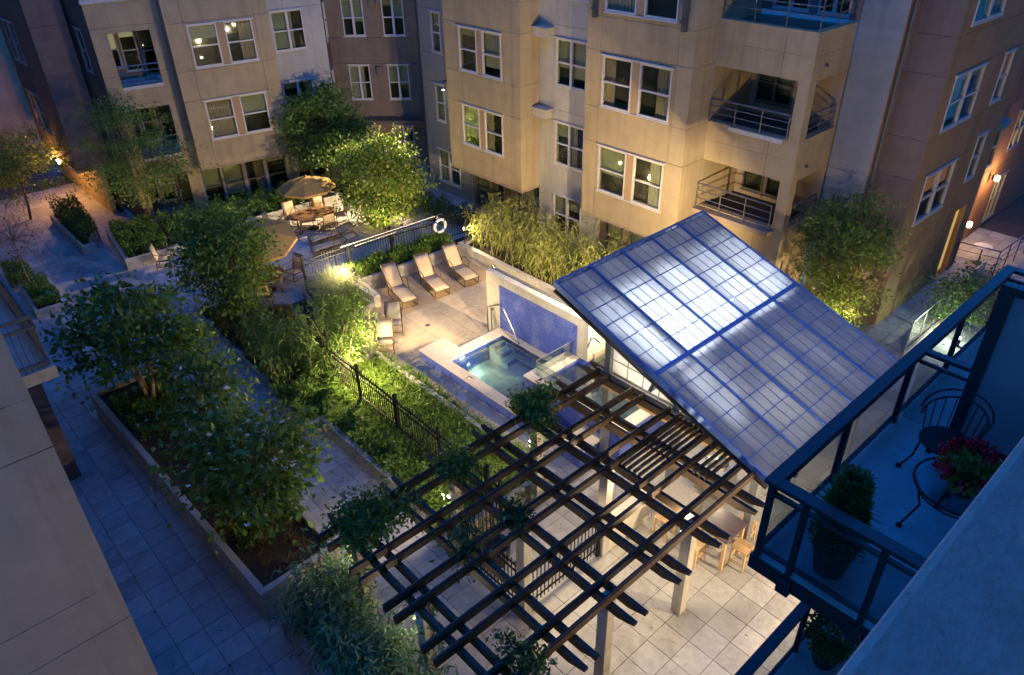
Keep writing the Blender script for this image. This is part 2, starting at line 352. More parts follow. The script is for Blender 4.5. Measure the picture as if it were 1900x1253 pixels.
def slabs(name, base, x0, x1, y0, y1, sx, sy, matf, skip):
    st = (holed(MB(), x0, x1, y0, y1, -.027, -.02) if name == 'pool_deck' else MB().box(x0, x1, y0, y1, -.027, -.02)).build(name, 'paver_grout'); struct(st)
    nx, ny = round((x1-x0)/sx), round((y1-y0)/sy); sx = (x1-x0)/nx; sy = (y1-y0)/ny
    protos = {}
    for i in range(nx):
        for j in range(ny):
            x, y = x0+(i+.5)*sx, y0+(j+.5)*sy
            if any(inrect(x, y, s) for s in skip): continue
            m = matf(x, y)
            if m not in protos:
                o = MB().box(-sx/2+.007, sx/2-.007, -sy/2+.007, sy/2-.007, -.045, 0).build('slab', m, st, bevel=.004); protos[m] = o
            else: o = inst(protos[m], st, (0,0,0))
            o.location = (x, y, random.uniform(-.001,.001))
    return st
slabs('pool_deck', 0, -.1, 6.7, 6.1, 17.5, 1.22, 1.22, lambda x, y: 'slab_agg' if y > 14.6+.12*x else 'slab', [(1.2,3.7,7.2,11.3), (2.2,6.6,6.3,8)])
slabs('upper_terrace', 0, -3.2, 8.54, 18.6, 25.6, 1.22, 1.22, lambda x, y: 'slab_pale', [])
# ================================================================ planters
def inset(poly, t):
    n = len(poly); ar = sum(poly[i][0]*poly[(i+1)%n][1]-poly[(i+1)%n][0]*poly[i][1] for i in range(n)); sg = 1 if ar > 0 else -1
    L_ = []
    for i in range(n):
        a = Vector(poly[i]); b = Vector(poly[(i+1)%n]); d = (b-a).normalized(); nn = Vector((-d.y, d.x))*sg*t; L_.append((a+nn, d))
    out = []
    for i in range(n):
        (p, d), (q, e) = L_[i-1], L_[i]; den = d.x*e.y-d.y*e.x; s = ((q.x-p.x)*e.y-(q.y-p.y)*e.x)/den; out.append((p.x+d.x*s, p.y+d.y*s))
    return out
def planter(name, label, poly, h, t=.16, m='concrete', soil=.14):
    cx = sum(p[0] for p in poly)/len(poly); cy = sum(p[1] for p in poly)/len(poly)
    root = thing(name, label, 'planter', (cx, cy, 0)); inn = inset(poly, t); n = len(poly)
    for i in range(n):
        j = (i+1) % n
        w_ = MB().add([(*poly[i],0),(*poly[j],0),(*inn[j],0),(*inn[i],0),(*poly[i],h),(*poly[j],h),(*inn[j],h),(*inn[i],h)],
                      [(3,2,1,0),(4,5,6,7),(0,1,5,4),(1,2,6,5),(2,3,7,6),(3,0,4,7)])
        w_.build('wall', m, root, bevel=.012)
    MB().prism(inset(poly, t+.002), .0, h-soil).build('soil', 'soil', root)
    return root
planter('tree_planter', 'long concrete planter under the flowering trees beside the blue walkway', [(-7.44,6.5),(-5.5,6.55),(-5.5,16.6),(-7.78,16.6)], .87)
planter('bamboo_planter', 'concrete planter full of blue-green bamboo at the pergola corner', [(-7.42,-1.5),(-6.05,-1.5),(-6.05,5.9),(-7.36,5.95)], .7)
planter('grass_planter', 'concrete planter of lit grass with the black fence running through it', [(-3.27,5.25),(-.12,5.25),(-.12,13.1),(-3.85,13.3),(-3.7,11.3),(-3.27,11.3)], .5)
planter('hedge_planter', 'concrete planter behind the loungers filled with clipped hedge', [(1.75,16.1),(2.02,16.1),(2.2,17.5),(6.6,17.25),(6.7,18.6),(1.75,18.85)], .5)
planter('corner_bed', 'low bed of glowing grass at the fence corner beside the loungers', [(-.35,15.9),(1.73,16.1),(1.73,18.85),(.35,18.9)], .25, .1)
planter('bamboo_bed', 'long raised concrete bed of yellow-green bamboo below the tan building', [(6.6,17.27),(6.6,6.3),(9.1,6.3),(9.1,17.27)], .62, .2)
planter('corner_planter', 'concrete planter with leafy hedge left of the dining terrace', [(-3.75,25.65),(-2.0,25.5),(1.85,25.85),(3.6,25.72),(5.9,25.5),(6.3,25.6),(5.7,27.6),(-3.3,29.4)], .45)
planter('shrub_box', 'low concrete shrub box left of the far walkway', [(-7.5,24.1),(-6.4,24.05),(-6.35,26.6),(-7.4,26.65)], .3, .12)
planter('stone_kerb', 'low kerbed bed beside the dark building on the far left', [(-4.6,28.4),(-4.05,28.4),(-4.05,33.0),(-4.6,33.0)], .42, .12)
planter('path_bed', 'low bed of reddish grass between the path and the dining terrace', [(-3.4,13.45),(-1.2,13.45),(-.4,18.5),(-3.15,20.6)], .12, .08)
for k, (x, y, rz, lb) in enumerate([(-6.9,20.5,.05,'pale stone block at the end of the walkway, nearer the tree planter'), (-6.86,22.3,.0,'pale stone block beside the walkway step, farther from the tree planter')]):
    o = MB().box(-.18,.18,-.5,.5,0,.34).build('stone_block', 'concrete_pale', bevel=.02); o.location = (x,y,0); o.rotation_euler.z = rz; tag(o, lb, 'stone block', 'stone blocks by the walkway')
# ================================================================ buildings
class Fac:
    """frame on a wall: u along the wall, dep inwards, z up"""
    def __init__(s, P0, P1):
        s.a = Vector((*P0,0)); s.L = (Vector(P1)-Vector(P0)).length; s.d = (Vector((*P1,0))-s.a).normalized(); s.n = Vector((s.d.y,-s.d.x,0))
    def pt(s, u, dep, z): q = s.a+s.d*u-s.n*dep; return (q.x, q.y, z)
    def box(s, mb, u0, u1, d0, d1, z0, z1):
        P = [s.pt(u,dp,z) for z in (z0,z1) for u,dp in ((u0,d0),(u1,d0),(u1,d1),(u0,d1))]
        mb.add(P, [(3,2,1,0),(4,5,6,7),(0,1,5,4),(1,2,6,5),(2,3,7,6),(3,0,4,7)]); return mb
wrnd = random.Random(3)
def window(root, F, u0, u1, z0, z1, style='twin', frame='white_frame', lit=None, head=True):
    W = .055; m = MB(); sash = []
    if style == 'pair':
        gap = .16; um = (u0+u1)/2; sash = [(u0, um-gap), (um+gap, u1)]
        tr = MB(); F.box(tr, um-gap+.002, um+gap-.002, -.012, .1, z0, z1); tr.build('mullion', 'tan_trim', root)
    elif style == 'twin': um = (u0+u1)/2; sash = [(u0, um), (um, u1)]
    else: sash = [(u0, u1)]
    zm = z0+(z1-z0)*.5
    for a, b in sash:
        F.box(m, a, a+W, -.03, .07, z0, z1); F.box(m, b-W, b, -.03, .07, z0, z1)
        F.box(m, a+W, b-W, -.028, .07, z0, z0+W*1.2); F.box(m, a+W, b-W, -.028, .07, z1-W, z1); F.box(m, a+W, b-W, -.018, .06, zm-W/2, zm+W/2)
    if head: F.box(m, u0-.06, u1+.06, -.07, .0, z1+.003, z1+.05)
    F.box(m, u0-.04, u1+.04, -.05, .0, z0-.045, z0-.003)
    wn = m.build('window', frame, root)
    for a, b in sash:
        for (p, q) in ((z0+W*1.2, zm-W/2), (zm+W/2, z1-W)):
            F.box(MB(), a+W, b-W, .03, .038, p, q); pm = MB(); F.box(pm, a+W, b-W, .03, .038, p, q); pm.build('pane', 'glass_pane', wn)
        if not lit and wrnd.random() < .3:                                # drawn curtain with folds instead of a blind
            cw = (b-a-W)*wrnd.choice([.35,.5,1.]); nf = max(4, int(cw/.07)); s0 = a+W*.5 if wrnd.random() < .5 else b-W*.5-cw; cu = MB()
            for q_ in range(nf): F.box(cu, s0+cw*q_/nf, s0+cw*(q_+.82)/nf, .13+.02*(q_ % 2), .17, z0+.03, z1-.02)
            cu.build('curtain', wrnd.choice(['curtain','blind_pale']), wn); continue
        dr = wrnd.choice([.2,.35,.5,.55,.62,.45,.8,.95]); bm = MB(); F.box(bm, a+W*.5, b-W*.5, .15, .16, z1-(z1-z0)*dr, z1-.02)
        bm.build('blind', lit if lit else wrnd.choice(['blind','blind','blind_pale']), wn)  # in glowing windows the blind itself emits, in place of a room lamp
    return wn
def facade(root, P0, P1, z0, z1, m, zj=(), uj=(), wins=(), th=.2, inset_=.006, core=True, name='wall_panel', style='twin', frame='white_frame'):
    F = Fac(P0, P1); zs = [z0]+[z for z in zj if z0 < z < z1]+[z1]; us = [.003]+[u for u in uj if 0 < u < F.L]+[F.L-.003]
    for i in range(len(zs)-1):
        for j in range(len(us)-1):
            a, b, p, q = us[j], us[j+1], zs[i], zs[i+1]
            ub = sorted({a, b}|{min(max(x, a), b) for w_ in wins for x in w_[:2]}); zb = sorted({p, q}|{min(max(x, p), q) for w_ in wins for x in w_[2:4]})
            mb = MB()
            # merge cells in columns: strips between window edges
            for k in range(len(ub)-1):
                um = (ub[k]+ub[k+1])/2; start = None
                for l in range(len(zb)):
                    solid = l < len(zb)-1 and not any(w_[0] < um < w_[1] and w_[2] < (zb[l]+zb[l+1])/2 < w_[3] for w_ in wins)
                    if solid and start is None: start = zb[l]
                    if not solid and start is not None:
                        A = ub[k]+(inset_ if k == 0 and j > 0 else 0); B = ub[k+1]-(inset_ if k == len(ub)-2 and j < len(us)-2 else 0)
                        Z0 = start+(inset_ if start == p and i > 0 else 0); Z1 = zb[l]-(inset_ if zb[l] == q and i < len(zs)-2 else 0)
                        if B-A > .005 and Z1-Z0 > .005: F.box(mb, A, B, 0, th, Z0, Z1)
                        start = None
            if mb.v: mb.build(name, m, root)
    for w_ in wins:
        if len(w_) > 4 and w_[4] == 'none': continue
        window(root, F, *w_[:4], w_[4] if len(w_) > 4 else style, frame, w_[5] if len(w_) > 5 else None)
    if core: F.box(MB(), 0, F.L, .32, .5, z0, z1); c = MB(); F.box(c, .01, F.L-.01, .34, .5, z0+.01, z1); c.build('interior', 'core', root)  # dark backing sheet stands for the unlit rooms and stops light leaks
    return F
H1, H2, H3 = 5.15, 8.2, 11.25; WH = 1.68
ZJ = (5.23, 6.45, 8.33, 9.4, 11.4)
TOP = 26.  # walls carried up out of view to keep low sky off the courtyard
# ---- east building
east = thing('apartment_building', 'tan and cream apartment building with stepped bays behind the pool', 'building', (11, 12, 0))
def storeys(u0, u1, style, hs=(H1,H2,H3), **k): return [(u0, u1, h-WH, h, style, *k.values()) for h in hs]
facade(east, (10.65,24.4), (10.65,20.95), 0, TOP, 'grey_siding', ZJ, (), storeys(.95,1.6,'single')+[(.85,2.45,.5,2.1,'twin')])
facade(east, (9.4,20.95), (9.4,16.4), 2.3, TOP, 'tan', ZJ, (.8,3.65), storeys(.95,3.5,'pair'))
facade(east, (9.4,16.4), (10.4,16.4), 2.3, TOP, 'tan', ZJ, ())
facade(east, (10.4,16.4), (10.4,13.15), 0, TOP, 'cream', (5.6,8.65,11.7), (), storeys(.9,2.45,'twin')+[(.85,2.4,.5,2.2,'twin')])
facade(east, (9.47,13.15), (9.47,8.82), 2.45, TOP, 'tan', ZJ, (.62,3.75), storeys(.75,3.62,'pair'))
facade(east, (9.47,8.82), (12.9,8.82), 2.45, TOP, 'tan', ZJ, (1.2,))
# undersides of the two bays and the dark ground floor below them
for (x0, x1, y0, y1, z) in ((9.41,10.4,16.41,20.94,2.3), (9.48,10.65,8.83,13.14,2.45)):
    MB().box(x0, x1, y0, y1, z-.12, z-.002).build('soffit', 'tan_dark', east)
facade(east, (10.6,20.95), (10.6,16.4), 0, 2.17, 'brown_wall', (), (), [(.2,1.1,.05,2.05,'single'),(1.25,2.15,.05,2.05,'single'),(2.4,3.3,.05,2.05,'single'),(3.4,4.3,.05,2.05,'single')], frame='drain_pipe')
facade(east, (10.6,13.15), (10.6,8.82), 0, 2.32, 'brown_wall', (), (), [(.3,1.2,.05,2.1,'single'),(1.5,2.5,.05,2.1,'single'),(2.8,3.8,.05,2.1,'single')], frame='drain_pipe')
for z in (8.2, 5.25):
    MB().box(9.98, 10.4, 15.66, 16.38, z+.02, z+.3).box(9.95, 10.4, 15.6, 16.398, z+.303, z+.36).build('vent_hood', 'cream', east)
for yy in (9.2, 12.75):
    MB().box(9.28, 9.45, yy-.06, yy+.06, 9.35, TOP).box(9.2,9.45,yy-.05,yy+.05,9.6,9.7).build('bracket', 'drain_pipe', east)
# corner balcony bay
for (za, zb_) in ((2.45,3.62),(5.23,6.52),(8.24,9.6)):
    F1 = Fac((10.65,8.82),(10.65,5.6)); F2 = Fac((10.65,5.6),(12.85,5.6))
    zz_ = [za, za+(zb_-za)*.52, zb_] if zb_-za > 1.2 else [za, zb_]
    for i in range(len(zz_)-1):
        for a, b in ((0,2.25),(2.25,3.22)): mb = MB(); F1.box(mb, a+(.006 if a else 0), b-(.006 if a == 0 else 0), 0, .25, zz_[i]+(.006 if i else 0), zz_[i+1]-.0); mb.build('wall_panel', 'tan', east)
        mb = MB(); F2.box(mb, .25, 2.2, 0, .25, zz_[i]+(.006 if i else 0), zz_[i+1]); mb.build('wall_panel', 'tan', east)
    MB().box(10.9, 12.84, 5.85, 8.8, zb_-.3, zb_-.12).build('balcony_floor', 'core', east)
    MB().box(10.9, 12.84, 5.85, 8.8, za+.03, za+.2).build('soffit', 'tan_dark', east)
for (za, zb_) in ((0,2.45),(3.62,5.23),(6.52,8.24)):
    MB().box(10.655, 11.02, 5.605, 5.97, za+.001, zb_-.001).build('corner_post', 'tan', east)
facade(east, (12.8,8.8), (12.8,5.6), 2.6, 8.6, 'tan_dark', (5.3,), (), [(.3,1.1,3.7,5.1,'single','blind_pale'),(1.2,2.0,3.7,5.1,'single'),(.3,1.6,6.8,8.1,'twin')], frame='drain_pipe')
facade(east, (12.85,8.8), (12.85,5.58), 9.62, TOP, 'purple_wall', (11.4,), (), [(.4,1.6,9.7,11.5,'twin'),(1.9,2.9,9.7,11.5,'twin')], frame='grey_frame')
facade(east, (10.66,8.8), (10.66,5.6), 0, 2.44, 'tan_dark', (), ())
facade(east, (10.95,5.62), (12.85,5.62), 0, 2.44, 'tan_dark', (), ())
def railing(root, pts, z, h=1.05, m='rail_metal', rails=(1.,.72,.42), post=1.0, r=.022):
    for k in range(len(pts)-1):
        a = Vector((*pts[k],0)); b = Vector((*pts[k+1],0)); n = max(1, round((b-a).length/post))
        for f in rails:
            MB().tube([(a.x,a.y,z+h*f),(b.x,b.y,z+h*f)], r*(1.3 if f == 1. else .8)).build('rail', m, root)
        for i in range(n+1):
            p = a.lerp(b, i/n)
            if k and i == 0: continue
            MB().tube([(p.x,p.y,z),(p.x,p.y,z+h)], r).build('rail_post', m, root)
railing(east, [(10.6,8.75),(10.6,6.0)], 6.5, .75); railing(east, [(10.95,5.63),(12.6,5.63)], 6.5, .75)
railing(east, [(10.45,8.78),(10.45,5.98)], 3.6, .85); railing(east, [(10.95,5.63),(12.6,5.63)], 3.6, .75)
railing(east, [(10.7,8.75),(10.7,5.65),(12.7,5.65)], 9.6, .9)
MB().box(10.3, 10.648, 5.9, 8.81, 3.45, 3.595).build('balcony_ledge', 'tan_dark', east)
MB().box(10.57, 10.645, 6.1, 8.0, 6.36, 6.5).build('balcony_trim', 'concrete_pale', east)
for x, z in ((11.35,8.62),(11.35,5.62)): MB().tube([(x,5.52,z),(x,5.598,z)], .05, 10).build('vent', 'drain_pipe', east)
# stepped siding corner: lap boards as pieces
def boards(root, P0, P1, z0, z1, m, step=.22):
    F = Fac(P0, P1); n = int((z1-z0)/step); st = (z1-z0)/n
    for i in range(n):
        a, b = z0+i*st, z0+(i+1)*st; e = F.L-.004; P = [F.pt(.004,0,a),F.pt(e,0,a),F.pt(e,.02,b),F.pt(.004,.02,b),F.pt(.004,.2,a),F.pt(e,.2,a),F.pt(e,.2,b),F.pt(.004,.2,b)]
        MB().add(P, [(0,1,2,3),(5,4,7,6),(0,4,5,1),(1,5,6,2),(3,2,6,7),(4,0,3,7)]).build('siding_board', m, root)
boards(east, (12.85,5.57), (12.85,4.25), 5.3, TOP, 'grey_siding')
facade(east, (12.85,5.57), (12.85,4.25), 0, 5.29, 'grey_siding', (5.23,), ())
facade(east, (12.88,4.25), (13.48,4.25), 0, TOP, 'olive_wall', ZJ, ())
facade(east, (13.48,4.25), (13.48,3.03), 0, TOP, 'purple_wall', ZJ, ())
wing_w = [(.8,3.1,h-WH+.05,h,'twin','window_glow_orange') for h in (H1,)]+[(.8,3.1,h-WH+.05,h,'twin') for h in (H2,H3)]+[(4.65,5.5,3.95,5.55,'single'),(4.7,5.55,6.65,8.25,'single','window_glow_orange')]+[(4.9,5.95,.02,2.75,'none')]
facade(east, (13.48,3.03), (20.2,3.03), 0, TOP, 'olive_wall', ZJ, (3.9,), wing_w)
MB().tube([(12.95,4.13,0),(12.95,4.13,TOP)], .055, 8).build('drain_pipe', 'drain_pipe', east)
dr = MB().box(18.4, 19.42, 3.23, 3.27, .02, 2.74).build('lit_doorway', 'door_lit', east)
# brick end and its planted balcony
facade(east, (20.2,3.6), (34,3.6), 0, TOP, 'brick', (2.9,5.6,8.6), (1.6,2.9,6,9), [(.3,1.2,3.2,4.8,'single'),(2.0,2.7,3.2,4.8,'single'),(.3,1.2,6.2,7.9,'single'),(4.2,5.4,.3,2.2,'twin'),(4.2,5.4,3.4,5.0,'twin')], frame='grey_frame')
MB().box(20.2, 21.4, 3.05, 3.58, 5.2, 5.45).build('balcony_ledge', 'deck_floor', east)
# ---- centre building, turned towards the pool
ctr = thing('corner_building', 'dark brown corner building between the two apartment buildings', 'building', (11, 28, 0))
facade(ctr, (8.16,28.4), (9.2,29.9), 0, TOP, 'purple_wall', ZJ, (), storeys(.6,1.4,'single',(H1,H2)))
facade(ctr, (9.2,29.95), (12.3,26.85), 0, TOP, 'brown_wall', ZJ, (), [(x, x+1.05, h-WH, h, 'twin') for h in (2.1,H1,H2,H3) for x in (.8,2.75)])
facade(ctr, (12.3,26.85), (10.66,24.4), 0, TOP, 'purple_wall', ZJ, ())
FA = Fac((9.2,29.95),(12.3,26.85))
aw = MB()
for i in range(22): FA.box(aw, 1.6+i*.13, 1.6+i*.13+.06, -.9, 0, 2.55, 2.6)
FA.box(aw, 1.5, 4.3, -.92, -.88, 2.5, 2.62); FA.box(aw, 1.5, 4.3, -.05, -.01, 2.5, 2.62); aw.build('awning', 'drain_pipe', ctr)
for z in (H1-.2, H2-.1): v_ = MB(); FA.box(v_, 2.25, 2.5, -.22, -.001, z-.2, z+.15); v_.build('vent_hood', 'brown_wall', ctr)
# ---- north building
cN = Vector((math.cos(R(10)), -math.sin(R(10)))); nN = Vector((math.sin(R(10)), math.cos(R(10))))
def N(s, d): q = cN*s+nN*d; return (q.x, q.y)
north = thing('apartment_building', 'tan apartment building with recessed balconies left of the dining terrace', 'building', (*N(-2,30), 0))
facade(north, N(-3.9,28.2), N(.3,28.2), 2.3, TOP, 'tan', ZJ, (.7,3.6), storeys(.8,3.45,'pair'))
facade(north, N(-3.9,29.0), N(-3.9,28.2), 2.3, TOP, 'tan_dark', ZJ, ())
facade(north, N(.3,28.2), N(.3,29.2), 2.3, TOP, 'tan_dark', ZJ, ())
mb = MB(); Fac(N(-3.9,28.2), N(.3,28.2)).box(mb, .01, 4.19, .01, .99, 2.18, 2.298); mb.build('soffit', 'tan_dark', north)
facade(north, N(-3.9,29.1), N(.3,29.1), 0, 2.17, 'cream', (), (1.,2.,3.), [(.1,.95,.05,2.05,'single'),(1.05,1.95,.05,2.05,'single','blind_pale'),(2.1,2.95,.05,2.05,'single'),(3.1,4.0,.05,2.05,'single','blind_pale')], frame='drain_pipe')
facade(north, N(.3,29.2), N(3.05,29.2), 0, TOP, 'cream', (5.23,8.3,11.3), (), storeys(.35,1.8,'twin')+[(.35,1.8,.4,2.1,'twin')])
bw = [(.6,2.2,h-2.1,h,'none') for h in (H1-.1,H2-.1)]+[(.4,2.2,.05,2.05,'none')]
facade(north, N(-6.6,29.0), N(-3.9,29.0), 0, 9.25, 'tan', ZJ, (), bw, core=False)
mb = MB(); Fac(N(-6.6,29.0), N(-3.9,29.0)).box(mb, -.05, 2.7, -.06, .3, 9.253, 9.4); mb.build('cornice', 'concrete_pale', north)
for k, zf in enumerate((0.05, 2.95, 6.0)):
    F = Fac(N(-6.6,29.0), N(-3.9,29.0))
    facade(north, N(-6.55,30.4), N(-3.9,30.4), zf, zf+2.4, 'brown_wall', (), (), [(.3,.95,zf+.5,zf+2.0,'single','window_glow' if k == 2 else None),(1.05,1.7,zf+.3,zf+2.0,'single','window_glow' if k == 2 else None),(1.8,2.4,zf+.05,zf+2.05,'single')], frame='grey_frame')
    for (a, b) in ((.0,.08),(2.62,2.7)): m_ = MB(); F.box(m_, a+.005, b-.005, .2, 1.5, zf, zf+2.3); m_.build('side_wall', 'brown_wall', north)
    if k: 
        m_ = MB(); F.box(m_, .6, 2.2, -.04, 1.3, zf-.14, zf-.002); m_.build('balcony_floor', 'concrete_pale', north)
        A = F.pt(.62,-.01,0); B = F.pt(2.18,-.01,0); railing(north, [A[:2], B[:2]], zf, .8, rails=(1.,.7,.12), post=.8)
    m_ = MB(); F.box(m_, .1, 2.6, .2, 1.4, zf+2.32, zf+2.45); m_.build('soffit', 'tan_dark', north)
facade(north, N(-7.2,31.9), N(-6.6,29.0), 0, TOP, 'purple_wall', ZJ, (), [(1.2,1.9,h-WH,h,'single') for h in (H1,H2)], frame='grey_frame')
facade(north, (-3.12,37.2), (-3.05,32.0), 2.35, TOP, 'purple_wall', ZJ, (), [(.9,2.6,h-WH,h,'pair') for h in (H1,H2)], frame='grey_frame')
facade(north, (-3.05,32.0), (-1.7,31.7), 2.35, TOP, 'purple_wall', ZJ, (), ())
facade(north, (-2.3,40), (-2.2,32.0), 0, 2.34, 'tan', (), (), ())
MB().box(-3.1,-2.2,32.05,37.15,2.2,2.348).build('soffit', 'tan_dark', north)
# low far-left building behind the walkway
west = thing('apartment_building', 'orange-lit building with a balcony at the far left edge', 'building', (-6, 42, 0))
facade(west, (-12,41), (-2.4,41.2), 0, TOP, 'tan_dark', ZJ, (), [(1,2.6,3.5,5.1,'twin'),(6.0,7.4,3.5,5.1,'twin'),(6.0,7.4,.4,2.1,'twin')])
# ---- near building at the left edge
near = thing('apartment_building', 'plain grey-tan panelled wall rising in the lower left corner', 'building', (-12, 8, 0))
facade(near, (-22,3.6), (-9.87,3.6), 0, 26, 'near_wall', (2.2,5.26,5.95,8.3,9.0,11.35,12.1), (2.,4.1,6.2,8.3,10.4), [(9.0,10.4,3.2,4.9,'twin')], th=.25)
facade(near, (-9.87,3.6), (-9.87,40), 0, 26, 'near_wall', (2.2,5.26,8.3,11.35), tuple(range(3,36,3)), [(u, u+1.4, h-WH, h, 'twin') for u in (2.2,12.5,16.5,21) for h in (H1,H2)], th=.25)
MB().box(-9.86,-8.98,9.35,13.6,5.85,6.1).build('balcony_slab', 'concrete', near)
MB().box(-9.86,-8.95,14.2,14.9,0,5.84).build('pier', 'purple_wall', near)
for z in (7.15, 6.95, 6.2):
    MB().bar((-9.05,9.4,z),(-9.05,13.5,z),.06,.05).build('rail','drain_pipe',near); MB().bar((-9.85,9.42,z),(-9.08,9.42,z),.06,.05).build('rail','drain_pipe',near)
for i in range(38):
    y = 9.45+i*.11; MB().bar((-9.05,y,6.1),(-9.05,y,7.12),.02,.02,up=(0,1,0)).build('baluster','drain_pipe',near)
for i in range(7):
    x = -9.78+i*.11; MB().bar((x,9.42,6.1),(x,9.42,7.12),.02,.02,up=(0,1,0)).build('baluster','drain_pipe',near)
# ================================================================ POOL
pool = thing('hot_pool', 'small raised hot pool with blue mosaic sides and pale submerged steps', 'pool', (2.2, 9.5, 0))
def pbox(name, m, *b, root=None, bev=0.): return MB().box(*b).build(name, m, root or pool, bevel=bev)
ys = [6.95, 7.95, 9.0, 10.05, 11.08]
for a, b in zip(ys[:-1], ys[1:]): pbox('coping', 'coping', .94, 1.3, a+.003, b-.003, .37, .42, bev=.01)
pbox('coping', 'coping', .94, 1.97, 11.083, 12.3, .37, .42, bev=.01)
for a, b in ((1.975,2.85),(2.855,3.74)): pbox('coping', 'coping', a, b, 11.083, 11.5, .37, .42, bev=.01)
for a, b in ((8.36,9.2),(9.205,10.1),(10.105,11.08)): pbox('coping', 'coping', 3.5, 3.74, a, b, .37, .42, bev=.01)
pbox('side_wall', 'mosaic', .97, 1.27, 6.95, 12.27, -.03, .369)
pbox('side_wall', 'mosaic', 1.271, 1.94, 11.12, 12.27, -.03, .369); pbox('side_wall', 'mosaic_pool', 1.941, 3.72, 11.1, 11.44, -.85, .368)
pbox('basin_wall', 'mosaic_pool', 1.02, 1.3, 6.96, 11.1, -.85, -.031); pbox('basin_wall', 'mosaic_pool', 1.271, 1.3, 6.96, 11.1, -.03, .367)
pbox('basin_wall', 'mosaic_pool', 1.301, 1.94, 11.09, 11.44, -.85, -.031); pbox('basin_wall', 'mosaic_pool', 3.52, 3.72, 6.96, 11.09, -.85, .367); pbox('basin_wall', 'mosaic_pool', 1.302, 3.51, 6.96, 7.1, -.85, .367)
pbox('basin_floor', 'pool_floor', 1.302, 3.518, 7.102, 11.088, -.849, -.3)
pbox('water', 'water', 1.302, 3.518, 7.102, 11.088, .26, .30)
for k, (y1, y0, z) in enumerate(((11.08,10.82,.24),(10.82,10.52,.07),(10.52,10.2,-.11))):
    st = pbox('step', 'pool_step', 2.9, 3.5, y0, y1, -.3, z, bev=.02); MB().box(2.96, 3.44, y0-.004, y0+.07, z-.1, z+.006).build('nosing', 'mosaic_pool', st)
MB().lathe([(.09,0),(.09,.012),(.03,.02)], (1.55,11.75,.42), 16).build('skimmer_cap', 'concrete_pale', pool)
MB().tube([(1.12+.05*math.cos(t/8*math.pi), 9.9+.12*math.sin(t/8*math.pi)-.06, .42+.05*math.sin(t/8*math.pi)) for t in range(9)], .012).build('grab_ring', 'steel', pool)
MB().box(.6,.93,6.9,12.3,-.003,.004).build('drain_strip', 'grey_coping', pool)
MB().prism([(1.99,11.515),(2.05,11.7),(2.9,11.95),(3.72,12.0),(3.72,11.515)], 0, .07).build('kerb_ramp', 'concrete_pale', pool, bevel=.02)
lg = thing('pool_light', 'round underwater light in the far wall of the hot pool', 'light', (2.0, 11.09, -.08)); MB().lathe([(.07,0),(.07,.012),(.05,.016)], (0,0,0), 14).build('lens', 'white_plastic', lg, off=False).rotation_euler = (R(90),0,0)
lamp(lg, (2.05,10.75,-.02), 10, (1.,.97,.75), .12)
# ---- spa
spa = thing('raised_spa', 'second raised spa basin with mosaic front under the glass screen', 'spa', (3.3, 6.7, 0))
def sbox(name, m, *b, bev=0.): return MB().box(*b).build(name, m, spa, bevel=bev)
sbox('front_wall', 'mosaic', 1.93, 2.28, 4.62, 8.34, -.85, .90); sbox('side_wall', 'mosaic', 2.281, 4.2, 7.86, 8.34, -.85, .899); sbox('rear_wall', 'mosaic', 2.281, 4.9, 4.62, 4.95, 0, .899); sbox('end_wall', 'mosaic', 4.91, 5.2, 4.62, 8.3, 0, .899)
for a, b in ((4.6,5.5),(5.505,6.6),(6.605,7.83)): sbox('coping', 'coping', 1.9, 2.29, a, b, .90, .95, bev=.01)
for a, b in ((1.9,3.0),(3.005,4.15)): sbox('coping', 'coping', a, b, 7.835, 8.37, .90, .95, bev=.01)
sbox('coping', 'coping', 2.295, 5.2, 4.6, 4.97, .90, .95, bev=.01)
sbox('basin_floor', 'pool_floor', 2.281, 4.909, 4.951, 7.859, .0, .22); sbox('water', 'water', 2.282, 4.908, 4.952, 7.858, .76, .80)
sbox('bench', 'coping', 4.21, 5.6, 7.62, 8.7, 0, .98, bev=.02); sbox('pillar', 'mosaic', 3.72, 4.05, 7.62, 7.858, .1, .93)
for k in range(2): sbox('step', 'pool_step', 4.2-.0*k, 4.9, 7.1-.4*k, 7.5-.4*k, .22, .66-.22*k, bev=.02)
MB().lathe([(.26,0),(.26,.1),(.22,.12)], (3.25,7.2,.22), 16).build('seat', 'pool_step', spa)
sbox('low_block', 'mosaic', .95, 1.92, 5.15, 5.85, 0, .5); sbox('coping', 'coping', .93, 1.925, 5.13, 5.87, .501, .55, bev=.01)
# ---- glass screen
gs = thing('glass_screen', 'low clear glass screen standing on the spa coping', 'screen', (2.19, 8.15, .95))
for a, b in ((2.2,3.17),(3.18,4.15)): MB().box(a, b, 8.09, 8.102, .953, 1.45).build('pane', 'glass_clear', gs)
for a, b in ((6.2,7.13),(7.14,8.07)): MB().box(2.17, 2.182, a, b, .953, 1.45).build('pane', 'glass_clear', gs)
MB().box(2.19, 4.15, 8.086, 8.106, 1.451, 1.462).box(2.166,2.186,6.2,8.08,1.451,1.462).build('edge_trim', 'galv', gs)
